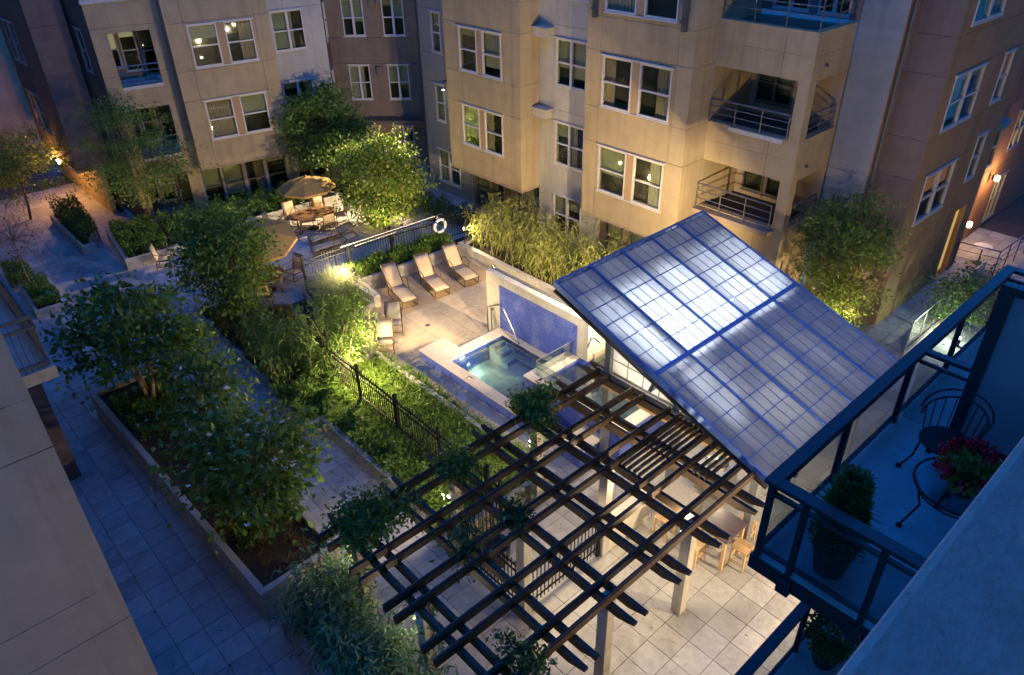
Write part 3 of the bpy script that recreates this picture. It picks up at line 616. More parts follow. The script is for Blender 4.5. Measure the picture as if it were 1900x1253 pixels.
# ---- handrails
hr = thing('handrail', 'bent steel handrail at the corner of the hot pool beside the mosaic wall', 'handrail', (3.45, 11.75, 0))
MB().tube([(3.45,11.75,0),(3.45,11.75,1.2),(3.45,11.7,1.26),(3.45,11.15,1.55),(3.45,11.02,1.56),(3.45,10.9,1.48),(3.48,10.3,.5),(3.5,10.24,.42)], .024, 8).build('tube', 'steel', hr, smooth=True)
MB().tube([(3.58,11.7,0),(3.58,11.7,1.2),(3.58,11.65,1.26),(3.58,11.15,1.52)], .02, 8).build('tube', 'steel', hr, smooth=True)
hr2 = thing('handrail', 'bent steel handrail between the spa and the pavilion post', 'handrail', (3.96, 7.82, .95))
MB().tube([(3.9,7.75,.93),(3.85,7.7,1.0),(3.7,7.35,1.9),(3.66,7.2,2.0),(3.6,6.9,2.0)], .024, 8).build('tube', 'steel', hr2, smooth=True)
# ---- shower wall
sw = thing('shower_wall', 'white concrete wall with a blue mosaic panel behind the hot pool', 'wall', (3.87, 9.8, 0))
MB().box(3.75, 4.0, 11.47, 12.1, 0, 2.36).box(3.75, 4.0, 7.5, 7.94, .96, 2.36).box(3.75, 4.0, 7.94, 11.47, 2.06, 2.36).box(3.77,4.0,7.94,11.47,.0,2.06).build('wall', 'concrete_pale', sw)
MB().box(3.757, 3.769, 7.942, 11.468, .3, 2.058).build('mosaic_panel', 'mosaic', sw)
MB().box(3.98, 4.04, 7.5, 12.1, 2.37, 2.42).build('top_rail', 'galv', sw)
MB().tube([(3.7,11.8,1.0),(3.76,11.8,1.0)], .04, 10).build('shower_button', 'drain_pipe', sw)
MB().tube([(4.0,11.95,2.4),(4.0,11.95,2.5)], .05, 8).build('fitting', 'steel', sw); MB().tube([(4.03+.07*math.cos(t*.7),10.1+.0*t,2.45+.07*math.sin(t*.7)) for t in range(9)], .012, 6).build('shower_loop', 'drain_pipe', sw)
# ================================================================ PERGOLA
ROW = [1.71, .465, -.77, -2.01, -3.27, -4.52, -5.77]; UB = [5.02, 3.92, 2.83, 1.72, .62]
perg = thing('pergola', 'dark timber pergola of doubled beams on concrete columns', 'pergola', (-2.0, 2.8, 0))
for i in (0, 2, 4, 6):
    for j in (0, 2, 4):
        if i == 0: continue
        MB().box(ROW[i]-.11, ROW[i]+.11, UB[j]-.12, UB[j]+.12, 0, 2.66).build('column', 'concrete', perg, bevel=.015)
for x in ROW:
    for s in (-.15, .15):
        a, b = -.15, 5.72; z0, z1 = 2.6, 2.8; t = .38; wd = .042
        pr_ = [(a,z1),(a,z1-.07),(a+t,z0),(b-t,z0),(b,z1-.07),(b,z1)]
        vs = [(x+s-wd,y,z) for y,z in pr_]+[(x+s+wd,y,z) for y,z in pr_]; n = 6
        MB().add(vs, [tuple(range(n)), tuple(reversed(range(n,2*n)))]+[(i,n+i,n+(i+1)%n,(i+1)%n) for i in range(n)]).build('lower_beam', 'timber', perg)
for k, y in enumerate(UB):
    for s in (-.165, .165):
        a, b = -6.45, 1.58
        MB().box(a, b, y+s-.04, y+s+.04, 2.803, 2.97).box(a+.02, b, y+s-.016, y+s+.016, 2.9705, 2.995).build('upper_beam', 'timber', perg)
for y in (2.52, 2.38, 2.24, 2.10, 1.96, 1.36, 1.22, 1.08):
    MB().box(-.62 if y > 1.5 else .3, 1.58, y-.02, y+.02, 2.803, 2.9).build('slat', 'timber', perg)
# ================================================================ PAVILION
pav = thing('pavilion', 'open pavilion with a sloping translucent panel roof glowing from inside', 'pavilion', (4.2, 3.0, 0))
SL = .3527; RX0, RX1, RY0, RY1 = 1.1, 7.17, -.02, 6.36
def rz(y): return 2.92+SL*(y-RY0)
nrm = Vector((0,-SL,1)).normalized()
def rbox(mb, x0, x1, y0, y1, h0, h1):
    P = []
    for h in (h0, h1):
        for (x, y) in ((x0,y0),(x1,y0),(x1,y1),(x0,y1)):
            q = Vector((x,y,rz(y)))+nrm*h; P.append(q)
    return mb.add(P, [(3,2,1,0),(4,5,6,7),(0,1,5,4),(1,2,6,5),(2,3,7,6),(3,0,4,7)])
roof = rbox(rbox(rbox(rbox(MB(), RX0, RX0+.05, RY0, RY1, -.14, .03), RX1-.05, RX1, RY0, RY1, -.14, .03), RX0+.051, RX1-.051, RY0, RY0+.05, -.14, .03), RX0+.051, RX1-.051, RY1-.05, RY1, -.14, .03).build('roof', 'aluminium_sky_tint', pav)
ym = (RY0+RY1)/2; nx, nr = 20, 6
dx = (RX1-RX0-.1)/nx; pn = MB().add([(0,0,0)], [])
yedges = [RY0+.16+(ym-.05-RY0-.16)*i/nr for i in range(nr+1)], [ym+.05+(RY1-.12-ym-.05)*i/nr for i in range(nr+1)]
dy = yedges[0][1]-yedges[0][0]; pproto = None
for half in yedges:
    for j in range(nr):
        for i in range(nx):
            if pproto is None:
                pm = MB().box(.006, dx-.006, .008*1.0, (dy*math.sqrt(1+SL*SL))-.008, -.03, 0.); pproto = pm.build('roof_panel', 'roof_panel', roof, off=False); o = pproto
            else: o = inst(pproto, roof, (0,0,0))
            q = Vector((RX0+.05+i*dx, half[j], rz(half[j]))); o.location = q-Vector(OFF[pav.name]); o.rotation_euler = (math.atan(SL),0,0)
for i in range(1, 5):
    x = RX0+.05+dx*4*i; rbox(MB(), x-.03, x+.03, RY0+.051, RY1-.051, .001, .035).build('glazing_bar', 'aluminium_sky_tint', roof)
    rbox(MB(), x-.035, x+.035, RY0+.051, RY1-.051, -.24, -.032).build('rafter', 'galv', roof)
for i in range(nx):
    if i % 4 == 0: continue
    x = RX0+.05+dx*i; rbox(MB(), x-.006, x+.006, RY0+.051, RY1-.051, -.028, .004).build('thin_bar', 'aluminium_sky_tint', roof)
for half in yedges:
    for y in half: rbox(MB(), RX0+.051, RX1-.051, y-.008, y+.008, -.027, .006).build('cross_bar', 'aluminium_sky_tint', roof)
rbox(MB(), RX0+.051, RX1-.051, ym-.045, ym+.045, -.03, .04).build('ridge_bar', 'aluminium_sky_tint', roof)
rbox(MB(), RX0+.051, RX1-.051, RY0+.051, yedges[0][0]-.01, -.03, .0).build('eave_strip', 'roof_panel', roof)
rbox(MB(), RX0+.2, RX1-.2, ym-.04, ym+.04, -.75, -.245).build('purlin', 'galv', roof); rbox(MB(), RX0+.2, RX1-.2, 5.1, 5.18, -.42, -.245).build('purlin', 'galv', roof); rbox(MB(), RX0+.2, RX1-.2, .55, .63, -.42, -.245).build('purlin', 'galv', roof)  # middle purlin deepened to keep the uplights off the lower roof half
rbox(MB(), RX0+.02, RX0+.3, RY0+.06, RY1-.06, -.30, -.25).build('soffit_board', 'timber', roof)
for x in (1.71, 6.7):
    for y in (4.98, 2.83, .62):
        MB().box(x-.09, x+.09, y-.09, y+.09, 0, rz(y)-.27).build('post', 'galv', pav)
        for s in (-.2,): MB().bar((x-.05,y,rz(y)-.5),(RX0+.15 if x < 3 else RX1-.15,y,rz(y)-.27),.07,.07).build('bracket', 'drain_pipe', pav)
MB().box(1.60, 1.66, -.15, 5.3, 2.805, 2.95).build('ledger', 'galv', pav); MB().box(1.66, 1.69, -.1, 5.2, 2.45, 2.8).build('ledger', 'timber_pale', pav); 
MB().box(1.595,1.659,-.15,5.3,2.45,2.6).build('ledger','timber_pale',pav)
# clerestory of translucent panels under the left slope
for (ya, yb) in ((2.93,4.88),(.72,2.73)):
    n = 4; w_ = (yb-ya)/n; zr = [2.96, 3.34, 3.72, 4.1, 4.48]
    for i in range(n):
        a, b = ya+i*w_+.012, ya+(i+1)*w_-.012
        for k in range(4):
            za, zb_ = zr[k]+.012, zr[k+1]-.012; ta, tb = min(zb_, rz(a)-.3), min(zb_, rz(b)-.3)
            if tb <= za+.03: continue
            ta = max(ta, za+.004)
            MB().add([(1.72,a,za),(1.72,b,za),(1.72,b,tb),(1.72,a,ta),(1.75,a,za),(1.75,b,za),(1.75,b,tb),(1.75,a,ta)], [(0,3,2,1),(4,5,6,7),(0,1,5,4),(1,2,6,5),(2,3,7,6),(3,0,4,7)]).build('clerestory_pane', 'clerestory', pav)
    MB().box(1.712, 1.758, ya, yb, 2.952, 2.966).build('glazing_bar', 'galv', pav)
    for k in (1, 2, 3):
        ye = min(yb, max(ya, RY0+(zr[k]+.3-2.92)/SL)); MB().box(1.7, 1.719, ye, yb, zr[k]-.01, zr[k]+.01).build('glazing_bar', 'galv', pav) if yb-ye > .1 else None
    for i in range(1, n): yy = ya+i*w_; MB().box(1.702, 1.719, yy-.01, yy+.01, 2.967, max(2.99, min(4.48, rz(yy)-.3))).build('glazing_bar', 'galv', pav)
MB().box(1.8, 6.6, 5.0, 5.05, 2.6, rz(5.0)-.3).build('end_wall', 'clerestory', pav); MB().add([(x,y,z) for x in (6.72,6.76) for y,z in ((.7,2.6),(4.98,2.6),(4.98,rz(4.98)-.27),(.7,rz(.7)-.27))], [(0,1,2,3),(7,6,5,4),(0,4,5,1),(1,5,6,2),(2,6,7,3),(3,7,4,0)]).build('end_wall', 'concrete_pale', pav)
# ---- under the roof
lw = MB().box(-.64, 1.0, 2.74, 2.94, 0, 1.0).build('low_wall', 'concrete_pale', bevel=.01); tag(lw, 'pale low wall between the fence and the bar under the pergola', 'wall')
gr = thing('grill_island', 'stainless grill counter beneath the pavilion edge', 'grill', (2.9, 2.25, 0))
MB().box(2.58, 3.28, 1.86, 2.62, 0, .86).build('cabinet', 'stainless', gr); MB().box(2.55, 3.3, 1.84, 2.64, .861, .9).build('counter_top', 'stainless', gr, bevel=.01)
MB().lathe([(.3,0),(.29,.12),(.2,.2)], (2.95,2.3,.9), 14).build('hood', 'stainless', gr, smooth=True)
for i in range(4): MB().tube([(2.5,1.95+i*.16,.78),(2.58,1.95+i*.16,.78)], .025, 8).build('knob', 'drain_pipe', gr)
br = thing('bar_counter', 'speckled stone bar counter under the pergola slats', 'counter', (1.3, 2.1, 0))
MB().box(1.05, 1.52, 1.72, 2.5, 0, .95).build('cabinet', 'concrete_pale', br); MB().box(1.0, 1.56, 1.66, 2.55, .951, 1.0).build('counter_top', 'counter', br, bevel=.01)
bt = thing('bar_table', 'dark square bar table at the open end of the pavilion', 'table', (1.2, .92, 0))
MB().box(.74, 1.6, .54, 1.34, .95, 1.0).build('table_top', 'table_top', bt, bevel=.01)
for x, y in ((.82,.62),(1.52,.62),(.82,1.26),(1.52,1.26)): MB().box(x-.035, x+.035, y-.035, y+.035, 0, .949).build('leg', 'timber_pale', bt)
def stool():
    t = thing('bar_stool', 'x', 'stool', (0,0,0), local=True, group='wooden stools around the bar table')
    for k in range(5): MB().box(-.19+k*.077, -.19+k*.077+.07, -.19, .19, .59, .62).build('seat_slat', 'timber_pale', t)
    for x in (-.16,.16):
        for y in (-.16,.16): MB().add([(x*1.12-.02,y*1.12-.02,0),(x*1.12+.02,y*1.12-.02,0),(x*1.12+.02,y*1.12+.02,0),(x*1.12-.02,y*1.12+.02,0),(x-.02,y-.02,.588),(x+.02,y-.02,.588),(x+.02,y+.02,.588),(x-.02,y+.02,.588)], [(3,2,1,0),(4,5,6,7),(0,1,5,4),(1,2,6,5),(2,3,7,6),(3,0,4,7)]).build('leg', 'timber_pale', t)
    for s in (-.165,.165): MB().box(s-.012, s+.012, -.15, .15, .2, .235).build('stretcher', 'timber_pale', t); MB().box(-.15, .15, s-.012, s+.012, .3, .335).build('stretcher', 'timber_pale', t)
    return t
st0 = stool(); st0.location = (1.27, .42, 0); st0.rotation_euler.z = .05; st0['label'] = 'wooden stool standing clear of the bar table on the lit tiles'
dup(st0, (.58,1.22,0), .0, 'wooden stool half hidden behind the concrete column')
dup(st0, (.74,2.2,0), .1, 'wooden stool beside the low pale wall under the beams')
dup(st0, (1.95,.75,0), .1, 'wooden stool tucked on the far side of the bar table')
# ================================================================ FENCES
def fence(label, pts, z0=.1, h=1.5, gap=.115, loc=None, post=2.2):
    root = thing('picket_fence', label, 'fence', (*pts[0], 0), group='black steel picket fences')
    pk = None
    for k in range(len(pts)-1):
        a = Vector((*pts[k],0)); b = Vector((*pts[k+1],0)); d = b-a; n = max(1, round(d.length/post))
        for z in (h-.14, h-.32, z0+.15): MB().bar(a+Vector((0,0,z)), b+Vector((0,0,z)), .032, .032).build('rail', 'iron', root)
        for i in range(n+1):
            if k and i == 0: continue
            p = a.lerp(b, i/n); MB().box(p.x-.035,p.x+.035,p.y-.035,p.y+.035,0,h+.06).box(p.x-.045,p.x+.045,p.y-.045,p.y+.045,h+.061,h+.09).build('post', 'iron', root)
        m = int(d.length/gap)
        for i in range(1, m):
            p = a.lerp(b, i/m)
            if pk is None: pk = MB().add([(-.009,-.009,z0),(.009,-.009,z0),(.009,.009,z0),(-.009,.009,z0),(-.009,-.009,h-.03),(.009,-.009,h-.03),(.009,.009,h-.03),(-.009,.009,h-.03),(0,0,h)], [(3,2,1,0),(0,1,5,4),(1,2,6,5),(2,3,7,6),(3,0,4,7),(4,5,8),(5,6,8),(6,7,8),(7,4,8)]).build('picket', 'iron', root, off=False); o = pk
            else: o = inst(pk, root, (0,0,0))
            o.location = (p.x-pts[0][0], p.y-pts[0][1], 0); o.rotation_euler.z = math.atan2(d.y, d.x)
    return root
fence('black steel fence running through the grass planter beside the pool', [(-1.95,5.5),(-1.9,13.2),(-1.2,15.4)], .45, 1.62)
fence('black steel fence behind the hedge above the loungers', [(.5,18.75),(4.3,18.6),(8.3,17.95)], .35, 1.55)
fence('black steel fence between the pergola columns around the gate', [(-3.15,5.0),(-2.0,5.0),(-2.0,5.45)], .1, 1.5)
fence('black steel fence with gate crossing under the middle of the pergola', [(-3.27,4.85),(-3.27,2.98),(-3.12,2.83),(-.92,2.83)], .12, 1.5)
# ================================================================ FURNITURE
def arc(p0, p1, p2, n=7):
    p0, p1, p2 = Vector(p0), Vector(p1), Vector(p2)
    return [p0*(1-t)**2+p1*2*t*(1-t)+p2*t*t for t in (i/n for i in range(n+1))]
def sheet(mb, prof, x0, x1, th=.012, sag=.015):
    """cloth stretched between two side tubes along the profile (y,z)"""
    n = len(prof); xs = [x0, x0+(x1-x0)*.25, (x0+x1)/2, x0+(x1-x0)*.75, x1]; sg = [0,sag*.75,sag,sag*.75,0]; V = []; Fc = []
    for s in (0, -th):
        for y, z in prof:
            for x, q in zip(xs, sg): V.append((x, y, z-q+s))
    m = 5; b = n*m
    for i in range(n-1):
        for j in range(m-1):
            a = i*m+j; Fc.append((a, a+1, a+m+1, a+m)); Fc.append((b+a+m, b+a+m+1, b+a+1, b+a))
        Fc.append((i*m, (i+1)*m, b+(i+1)*m, b+i*m)); Fc.append((i*m+m-1, b+i*m+m-1, b+(i+1)*m+m-1, (i+1)*m+m-1))
    for j in range(m-1): Fc.append((j, b+j, b+j+1, j+1)); a = (n-1)*m+j; Fc.append((a+1, b+a+1, b+a, a))
    return mb.add(V, Fc)
def lounger(label, loc, rz, flat=False, group='sling loungers'):
    t = thing('sun_lounger', label, 'sun lounger', loc, rz, group, local=True); w = .30
    bk = [(1.22,.36),(1.42,.62),(1.62,.88),(1.78,1.05)] if not flat else [(1.22,.36),(1.5,.44),(1.9,.52)]
    seat = [(-.02,.33),(.3,.36),(.75,.365),(1.2,.36)]
    sheet(MB(), seat, -w+.02, w-.02).build('seat_sling', 'sling', t, smooth=True)
    sheet(MB(), bk, -w+.02, w-.02).build('back_sling', 'sling', t, smooth=True)
    for s in (-w, w):
        MB().tube([(s,-.04,.31),(s,.3,.35),(s,1.22,.355)], .017).build('side_rail', 'bronze', t)
        MB().tube([(s,y,z) for y,z in bk], .017).build('back_rail', 'bronze', t)
        MB().tube([(s,.0,.32),(s,.02,.0)], .015).build('leg', 'bronze', t); MB().tube([(s,1.25,.35),(s,1.3,.0)], .015).build('leg', 'bronze', t)
        MB().tube([(s,.02,.015),(s,1.3,.015)], .013).build('floor_rail', 'bronze', t)
        MB().tube(arc((s*1.06,.78,.36),(s*1.2,.80,.72),(s*1.15,1.15,.66))+arc((s*1.15,1.15,.66),(s*1.12,1.4,.62),(s*1.04,1.4,.36))[1:], .015).build('arm', 'bronze', t)
    MB().tube([(-w,-.04,.31),(w,-.04,.31)], .017).build('end_rail', 'bronze', t); MB().tube([(-w,*bk[-1]),(w,*bk[-1])], .017).build('end_rail', 'bronze', t); MB().tube([(-w,.02,.015),(w,.02,.015)], .013).build('floor_rail', 'bronze', t)
    return t
lo = lounger('cream sling lounger nearest the bright garden light, leftmost of three by the pool', (2.73,15.27,0), R(-11))
dup(lo, (4.08,15.06,0), R(-11), 'cream sling lounger in the middle of the row of three by the pool')
dup(lo, (5.42,14.97,0), R(-10), 'cream sling lounger nearest the shower wall, rightmost of three by the pool')
lf = lounger('cream sling lounger lowered flat on the dining terrace, farther from the fence', (2.75,22.35,0), R(-97), True)
dup(lf, (2.35,21.5,0), R(-99), 'cream sling lounger lowered flat on the dining terrace, right behind the fence')
def chair(label, loc, rz, sl='sling', group='sling chairs'):
    t = thing('sling_chair', label, 'chair', loc, rz, group, local=True); w = .27
    sheet(MB(), [(-.24,.43),(0,.41),(.2,.40)], -w+.01, w-.01).build('seat_sling', sl, t, smooth=True)
    sheet(MB(), [(.21,.41),(.28,.62),(.36,.98)], -w+.01, w-.01, sag=.0).build('back_sling', sl, t, smooth=True)
    for s in (-w, w):
        MB().tube([(s,-.26,.42),(s,.2,.39),(s,.28,.62),(s,.37,1.0)], .016).build('side_rail', 'bronze', t)
        MB().tube([(s,-.26,.42),(s*1.02,-.27,.0)], .015).build('leg', 'bronze', t); MB().tube([(s,.22,.4),(s*1.02,.3,.0)], .015).build('leg', 'bronze', t)
        MB().tube(arc((s*1.02,-.26,.40),(s*1.12,-.30,.68),(s*1.12,-.05,.66),5)+[(s*1.1,.12,.65),(s*1.03,.31,.72)], .015).build('arm', 'bronze', t)
        MB().tube([(s*1.02,-.26,.13),(s*1.02,.27,.13)], .012).build('stretcher', 'bronze', t)
    MB().tube([(-w,.37,1.0),(w,.37,1.0)], .016).build('top_rail', 'bronze', t); MB().tube([(-w,-.26,.42),(w,-.26,.42)], .014).build('front_rail', 'bronze', t); MB().tube([(-w,-.27,.13),(w,-.27,.13)], .012).build('stretcher', 'bronze', t)
    return t
ch = chair('grey sling chair at the pool edge beside the lounger foot', (1.36,14.3,0), R(-34), 'sling_grey')
dup(ch, (.48,13.55,0), R(-36), 'grey sling chair at the pool edge half hidden by bamboo')
c2 = chair('cream sling chair with its back to the fence at the oval table', (3.95,23.1,0), R(178))
for x, y, a, lb in ((2.55,23.75,120,'cream sling chair at the left front of the oval table'), (5.0,23.65,255,'cream sling chair at the right end of the oval table'), (3.3,24.95,-5,'cream sling chair on the far side of the oval table, left of the umbrella pole'),
                    (4.55,24.75,-25,'cream sling chair on the far side of the oval table, right of the umbrella pole'), (2.3,24.75,50,'cream sling chair at the far left end of the oval table'),
                    (.72,20.15,-75,'cream sling chair drawn up right of the round table'), (-.15,20.95,-5,'cream sling chair behind the round table'), (-1.0,19.2,150,'cream sling chair in front of the round table'), (-2.5,24.9,60,'cream sling chair alone beside the hedge planter')):
    dup(c2, (x,y,0), R(a), lb)
def slat_table(name, label, c, rx, ry, rz):
    t = thing(name, label, 'table', (*c,0), rz, local=True); n = int(2*ry/.085)
    for i in range(n):
        y0 = -ry+i*2*ry/n+.004; y1 = -ry+(i+1)*2*ry/n-.004; ymx = max(abs(y0), abs(y1)); k = 1-(ymx/ry)**2; k2 = 1-(min(abs(y0),abs(y1))/ry)**2
        xa = rx*math.sqrt(max(k,.0001)); xb = rx*math.sqrt(max(k2,.0001)); xl, xu = (xa, xb) if abs(y0) > abs(y1) else (xb, xa)
        MB().prism([(-xl,y0),(xl,y0),(xu,y1),(-xu,y1)], .70, .73).build('slat', 'teak', t)
    MB().box(-rx*.7, rx*.7, -.04, .04, .65, .699).box(-.04,.04,-ry*.7,ry*.7,.645,.698).build('apron', 'teak', t)
    for x, y in ((-.55,-.5),(.55,-.5),(-.55,.5),(.55,.5)): MB().box(x*rx-.03, x*rx+.03, y*ry-.03, y*ry+.03, 0, .69).build('leg', 'teak', t)
    return t
slat_table('dining_table', 'oval slatted wooden table under the farther umbrella', (3.75,23.95), 1.1, .62, R(-14))
slat_table('round_table', 'round slatted wooden table under the nearer umbrella', (-.36,20.0), .62, .62, R(-10))
def umbrella(label, c, h, r, tilt=0., taz=0.):
    t = thing('patio_umbrella', label, 'umbrella', (*c,0), 0, 'tan patio umbrellas', local=True)
    MB().tube([(0,0,0),(0,0,h)], .02, 8).build('pole', 'bronze', t); MB().lathe([(.24,0),(.24,.05),(.05,.1)], n=14).build('base', 'bronze', t)
    Rm = Matrix.Rotation(tilt, 4, Vector((math.cos(taz), math.sin(taz), 0))); n = 8; dr = .45
    rim = [Rm @ Vector((r*math.cos(2*math.pi*k/n+.2), r*math.sin(2*math.pi*k/n+.2), -dr)) for k in range(n)]
    mid = [Rm @ Vector((r*.5*math.cos(2*math.pi*k/n+.2), r*.5*math.sin(2*math.pi*k/n+.2), -dr*.42)) for k in range(n)]
    top = Vector((0,0,h)); low = Rm @ Vector((0,0,-.12))
    for k in range(n):
        a, b, c_, d = rim[k]+top, rim[(k+1)%n]+top, mid[(k+1)%n]+top, mid[k]+top; e = Vector((0,0,-.012)); hang = Rm @ Vector((0,0,-.1))
        sg = ((a+b)/2).lerp(top, .06); V = [top, d, c_, a, b, top+e, d+e, c_+e, a+e, b+e, a+hang, b+hang]
        MB().add(V, [(0,1,2),(1,3,4,2),(7,6,5),(7,9,8,6),(3,10,11,4),(8,3,1,6),(2,4,9,7)]).build('canopy_panel', 'canopy', t)
        MB().tube([a-Vector((0,0,.03)), (a+top)/2+Vector((0,0,-.04)), top-Vector((0,0,.03))], .008, 5).build('rib', 'bronze', t)
    MB().lathe([(.05,0),(.06,.03),(.02,.08)], (0,0,h), 10).build('finial', 'bronze', t)
    return t
umbrella('tan umbrella open over the oval table', (3.75,23.95), 2.42, 1.22)
umbrella('tan umbrella tilted over the round table, partly behind the tree', (-.36,20.1), 2.5, 1.35, R(14), R(-30))
# life ring and poles on the fence
lr = thing('life_ring', 'white life ring hanging on the fence above the hedge', 'life ring', (6.35,18.02,.85))
MB().tube([(6.35+.27*math.cos(t*math.pi/10), 18.02, 1.2+.27*math.sin(t*math.pi/10)) for t in range(21)], .06, 8, False).build('ring', 'white_plastic', lr, smooth=True)
for k in range(4):
    t0 = math.pi/4+k*math.pi/2; MB().tube([(6.35+.27*math.cos(t0+d*.12), 18.02, 1.2+.27*math.sin(t0+d*.12)) for d in (-1,0,1)], .066, 8).build('band', 'blue_plastic', lr)
MB().tube([(6.35,18.05,1.45),(6.3,18.1,1.62),(6.25,18.12,1.5)], .012, 5).build('rope', 'white_plastic', lr)
rp = thing('rescue_pole', 'long white rescue pole resting along the fence top', 'pole', (4.2,18.4,1.6)); MB().tube([(2.0,18.5,1.56),(6.2,18.12,1.64)], .02, 8).build('tube', 'white_plastic', rp); MB().tube([(6.2,18.12,1.64),(6.5,18.1,1.66),(6.6,18.1,1.5)], .018, 6).build('hook', 'steel', rp)
rp2 = thing('net_pole', 'thin blue and white net pole below the rescue pole', 'pole', (4.2,18.42,1.44)); MB().tube([(2.6,18.48,1.42),(4.4,18.32,1.46)], .016, 8).build('tube', 'white_plastic', rp2); MB().tube([(4.41,18.32,1.46),(5.9,18.18,1.49)], .016, 8).build('grip', 'blue_plastic', rp2)
cp = thing('control_post', 'grey control box on a short post at the edge of the grass', 'post', (-.02,8.9,0))
MB().box(-.06,.02,8.86,8.94,0,.60).build('post', 'galv', cp); MB().add([(-.13,8.78,.6),(.09,8.78,.6),(.09,9.02,.6),(-.13,9.02,.6),(-.13,8.78,.8),(.09,8.78,.8),(.09,9.02,.9),(-.13,9.02,.9)], [(3,2,1,0),(4,5,6,7),(0,1,5,4),(1,2,6,5),(2,3,7,6),(3,0,4,7)]).build('box', 'galv', cp, bevel=.01); MB().box(-.10,.06,8.765,8.779,.64,.77).build('cover', 'stainless', cp)
MB().lathe([(.09,.001),(.09,.006),(.02,.007)], (2.44,13.84,0), 14).build('floor_drain', 'drain_pipe'); tag(bpy.data.objects['floor_drain'], 'round dark drain cover in the pool deck', 'drain')
bp = thing('bollard_pot', 'dark round pot standing behind the gate fence', 'pot', (-2.75,4.3,0)); MB().lathe([(.2,0),(.3,.3),(.32,.62),(.27,.62),(.25,.5)], (-2.75,4.3,0), 16).build('vessel', 'pot', bp, smooth=True); MB().lathe([(.25,.5),(.05,.55)], (-2.75,4.3,0), 12).build('soil', 'soil', bp)
# ================================================================ LAMPS
WARM = (1., .75, .38); WW = (1., .78, .48); ORG = (1., .46, .14)
def spotlight(label, loc, aim, power, size=130, col=WARM, h=None, vis='bulb_dim', r=.08, extra=None):
    z = loc[2]; t = thing('garden_spotlight', label, 'lamp', (loc[0],loc[1],0), group='garden spotlights')
    MB().tube([(loc[0],loc[1],.0),(loc[0],loc[1],z-.12)], .02, 8).build('stake', 'iron', t)
    d = (Vector(aim)-Vector(loc)).normalized(); p = Vector(loc)
    MB().tube([p-d*.16, p-d*.15, p-d*.02], [.03,.06,.075], 12).build('housing', 'iron', t); MB().tube([p-d*.025, p-d*.015], [.06,.06], 12).build('lens', vis, t)
    lamp(t, p+d*.02, power, col, r, size, aim)
    if extra: lamp(t, p+Vector(extra[0]), extra[1], col, .05)  # bare light added beside the fixture to brighten the plants around it
    return t
spotlight('bright garden spotlight on the planter corner beside the tall grass', (1.95,17.75,.98), (1.6,27.5,5.2), 170, 125, extra=((-.3,.1,.1), 85), vis='bulb_warm')
spotlight('bright garden spotlight in the grass between the fence and the pool', (-.75,12.35,.98), (9.2,19.5,4.6), 430, 105, extra=((-.75,-.75,.4), 260), vis='bulb_warm')
spotlight('added small spotlight in the bed brightening the far-left locust tree', (-2.9,26.4,1.35), (-1.6,29,4), 70, 130)  # spotlight added to brighten the feathery tree
spotlight('small spotlight in the corner hedge under the green tree', (5.0,19.6,.6), (6.2,23.,3.), 200, 120)
spotlight('added small spotlight in the bamboo bed by the pavilion', (6.9,10.8,.9), (7.9,9.6,2.2), 150, 150)  # added uplight that lifts the right-hand bamboo
spotlight('added small spotlight at the wall end of the bamboo bed', (6.75,16.95,1.3), (8.3,13.5,1.6), 170, 140)  # another added spotlight, for the left stretch of bamboo
spotlight('small spotlight at the foot of the thin tree on the right', (11.2,3.6,.3), (12.0,4.2,3), 320, 130)
def colamp(label, col_, side, z, power, face=(0,1), aim=None):
    x, y = col_; t = thing('column_lamp', label, 'lamp', (x,y,z), group='lamps on the pergola columns')
    fx, fy = face; px, py = x+fx*.15, y+fy*.16
    MB().box(px-.05,px+.05,py-.05,py+.05,z-.07,z+.05).build('housing', 'bronze', t, bevel=.01); MB().box(px-.035,px+.035,py-.035,py+.035,z-.085,z-.071).build('lens', 'bulb_white', t); MB().box(px-.035,px+.035,py-.035,py+.035,z+.051,z+.06).build('lens', 'bulb_white', t)
    lamp(t, (px+fx*.12,py+fy*.12,z-.02), power, WW, .05, 115 if aim else None, aim); return t
colamp('lamp on the vine-clad column beside the pool, third column row', (-.77,5.02), 0, 1.95, 120, (-.3,1), (-1.6,9.5,.3))
colamp('lamp on the leafy corner column above the blue-green bamboo', (-5.77,5.02), 0, 1.9, 9, (.2,1))
colamp('lamp on the pergola column beside the bamboo planter, second from the corner', (-5.77,2.83), 0, 1.9, 9, (.2,1))
colamp('lamp on the front pergola column next to the bar stools', (-.77,.62), 0, 2.42, 50, (0,1))
colamp('lamp on the pergola column in the middle of the gate fence', (-3.27,2.83), 0, 2.3, 120, (1,.2), (-1.5,2.0,0))
colamp('lamp added on the vine-clad column beside the grass planter wall to light the path', (-3.27,5.02), 0, 1.9, 130, (-.7,.7), (-4.4,10.5,.0))  # added lamp that warms the path and the tree planter side
colamp('lamp on the column at the gate side of the low pale wall', (-.77,2.83), 0, 2.3, 45, (1,-.5))
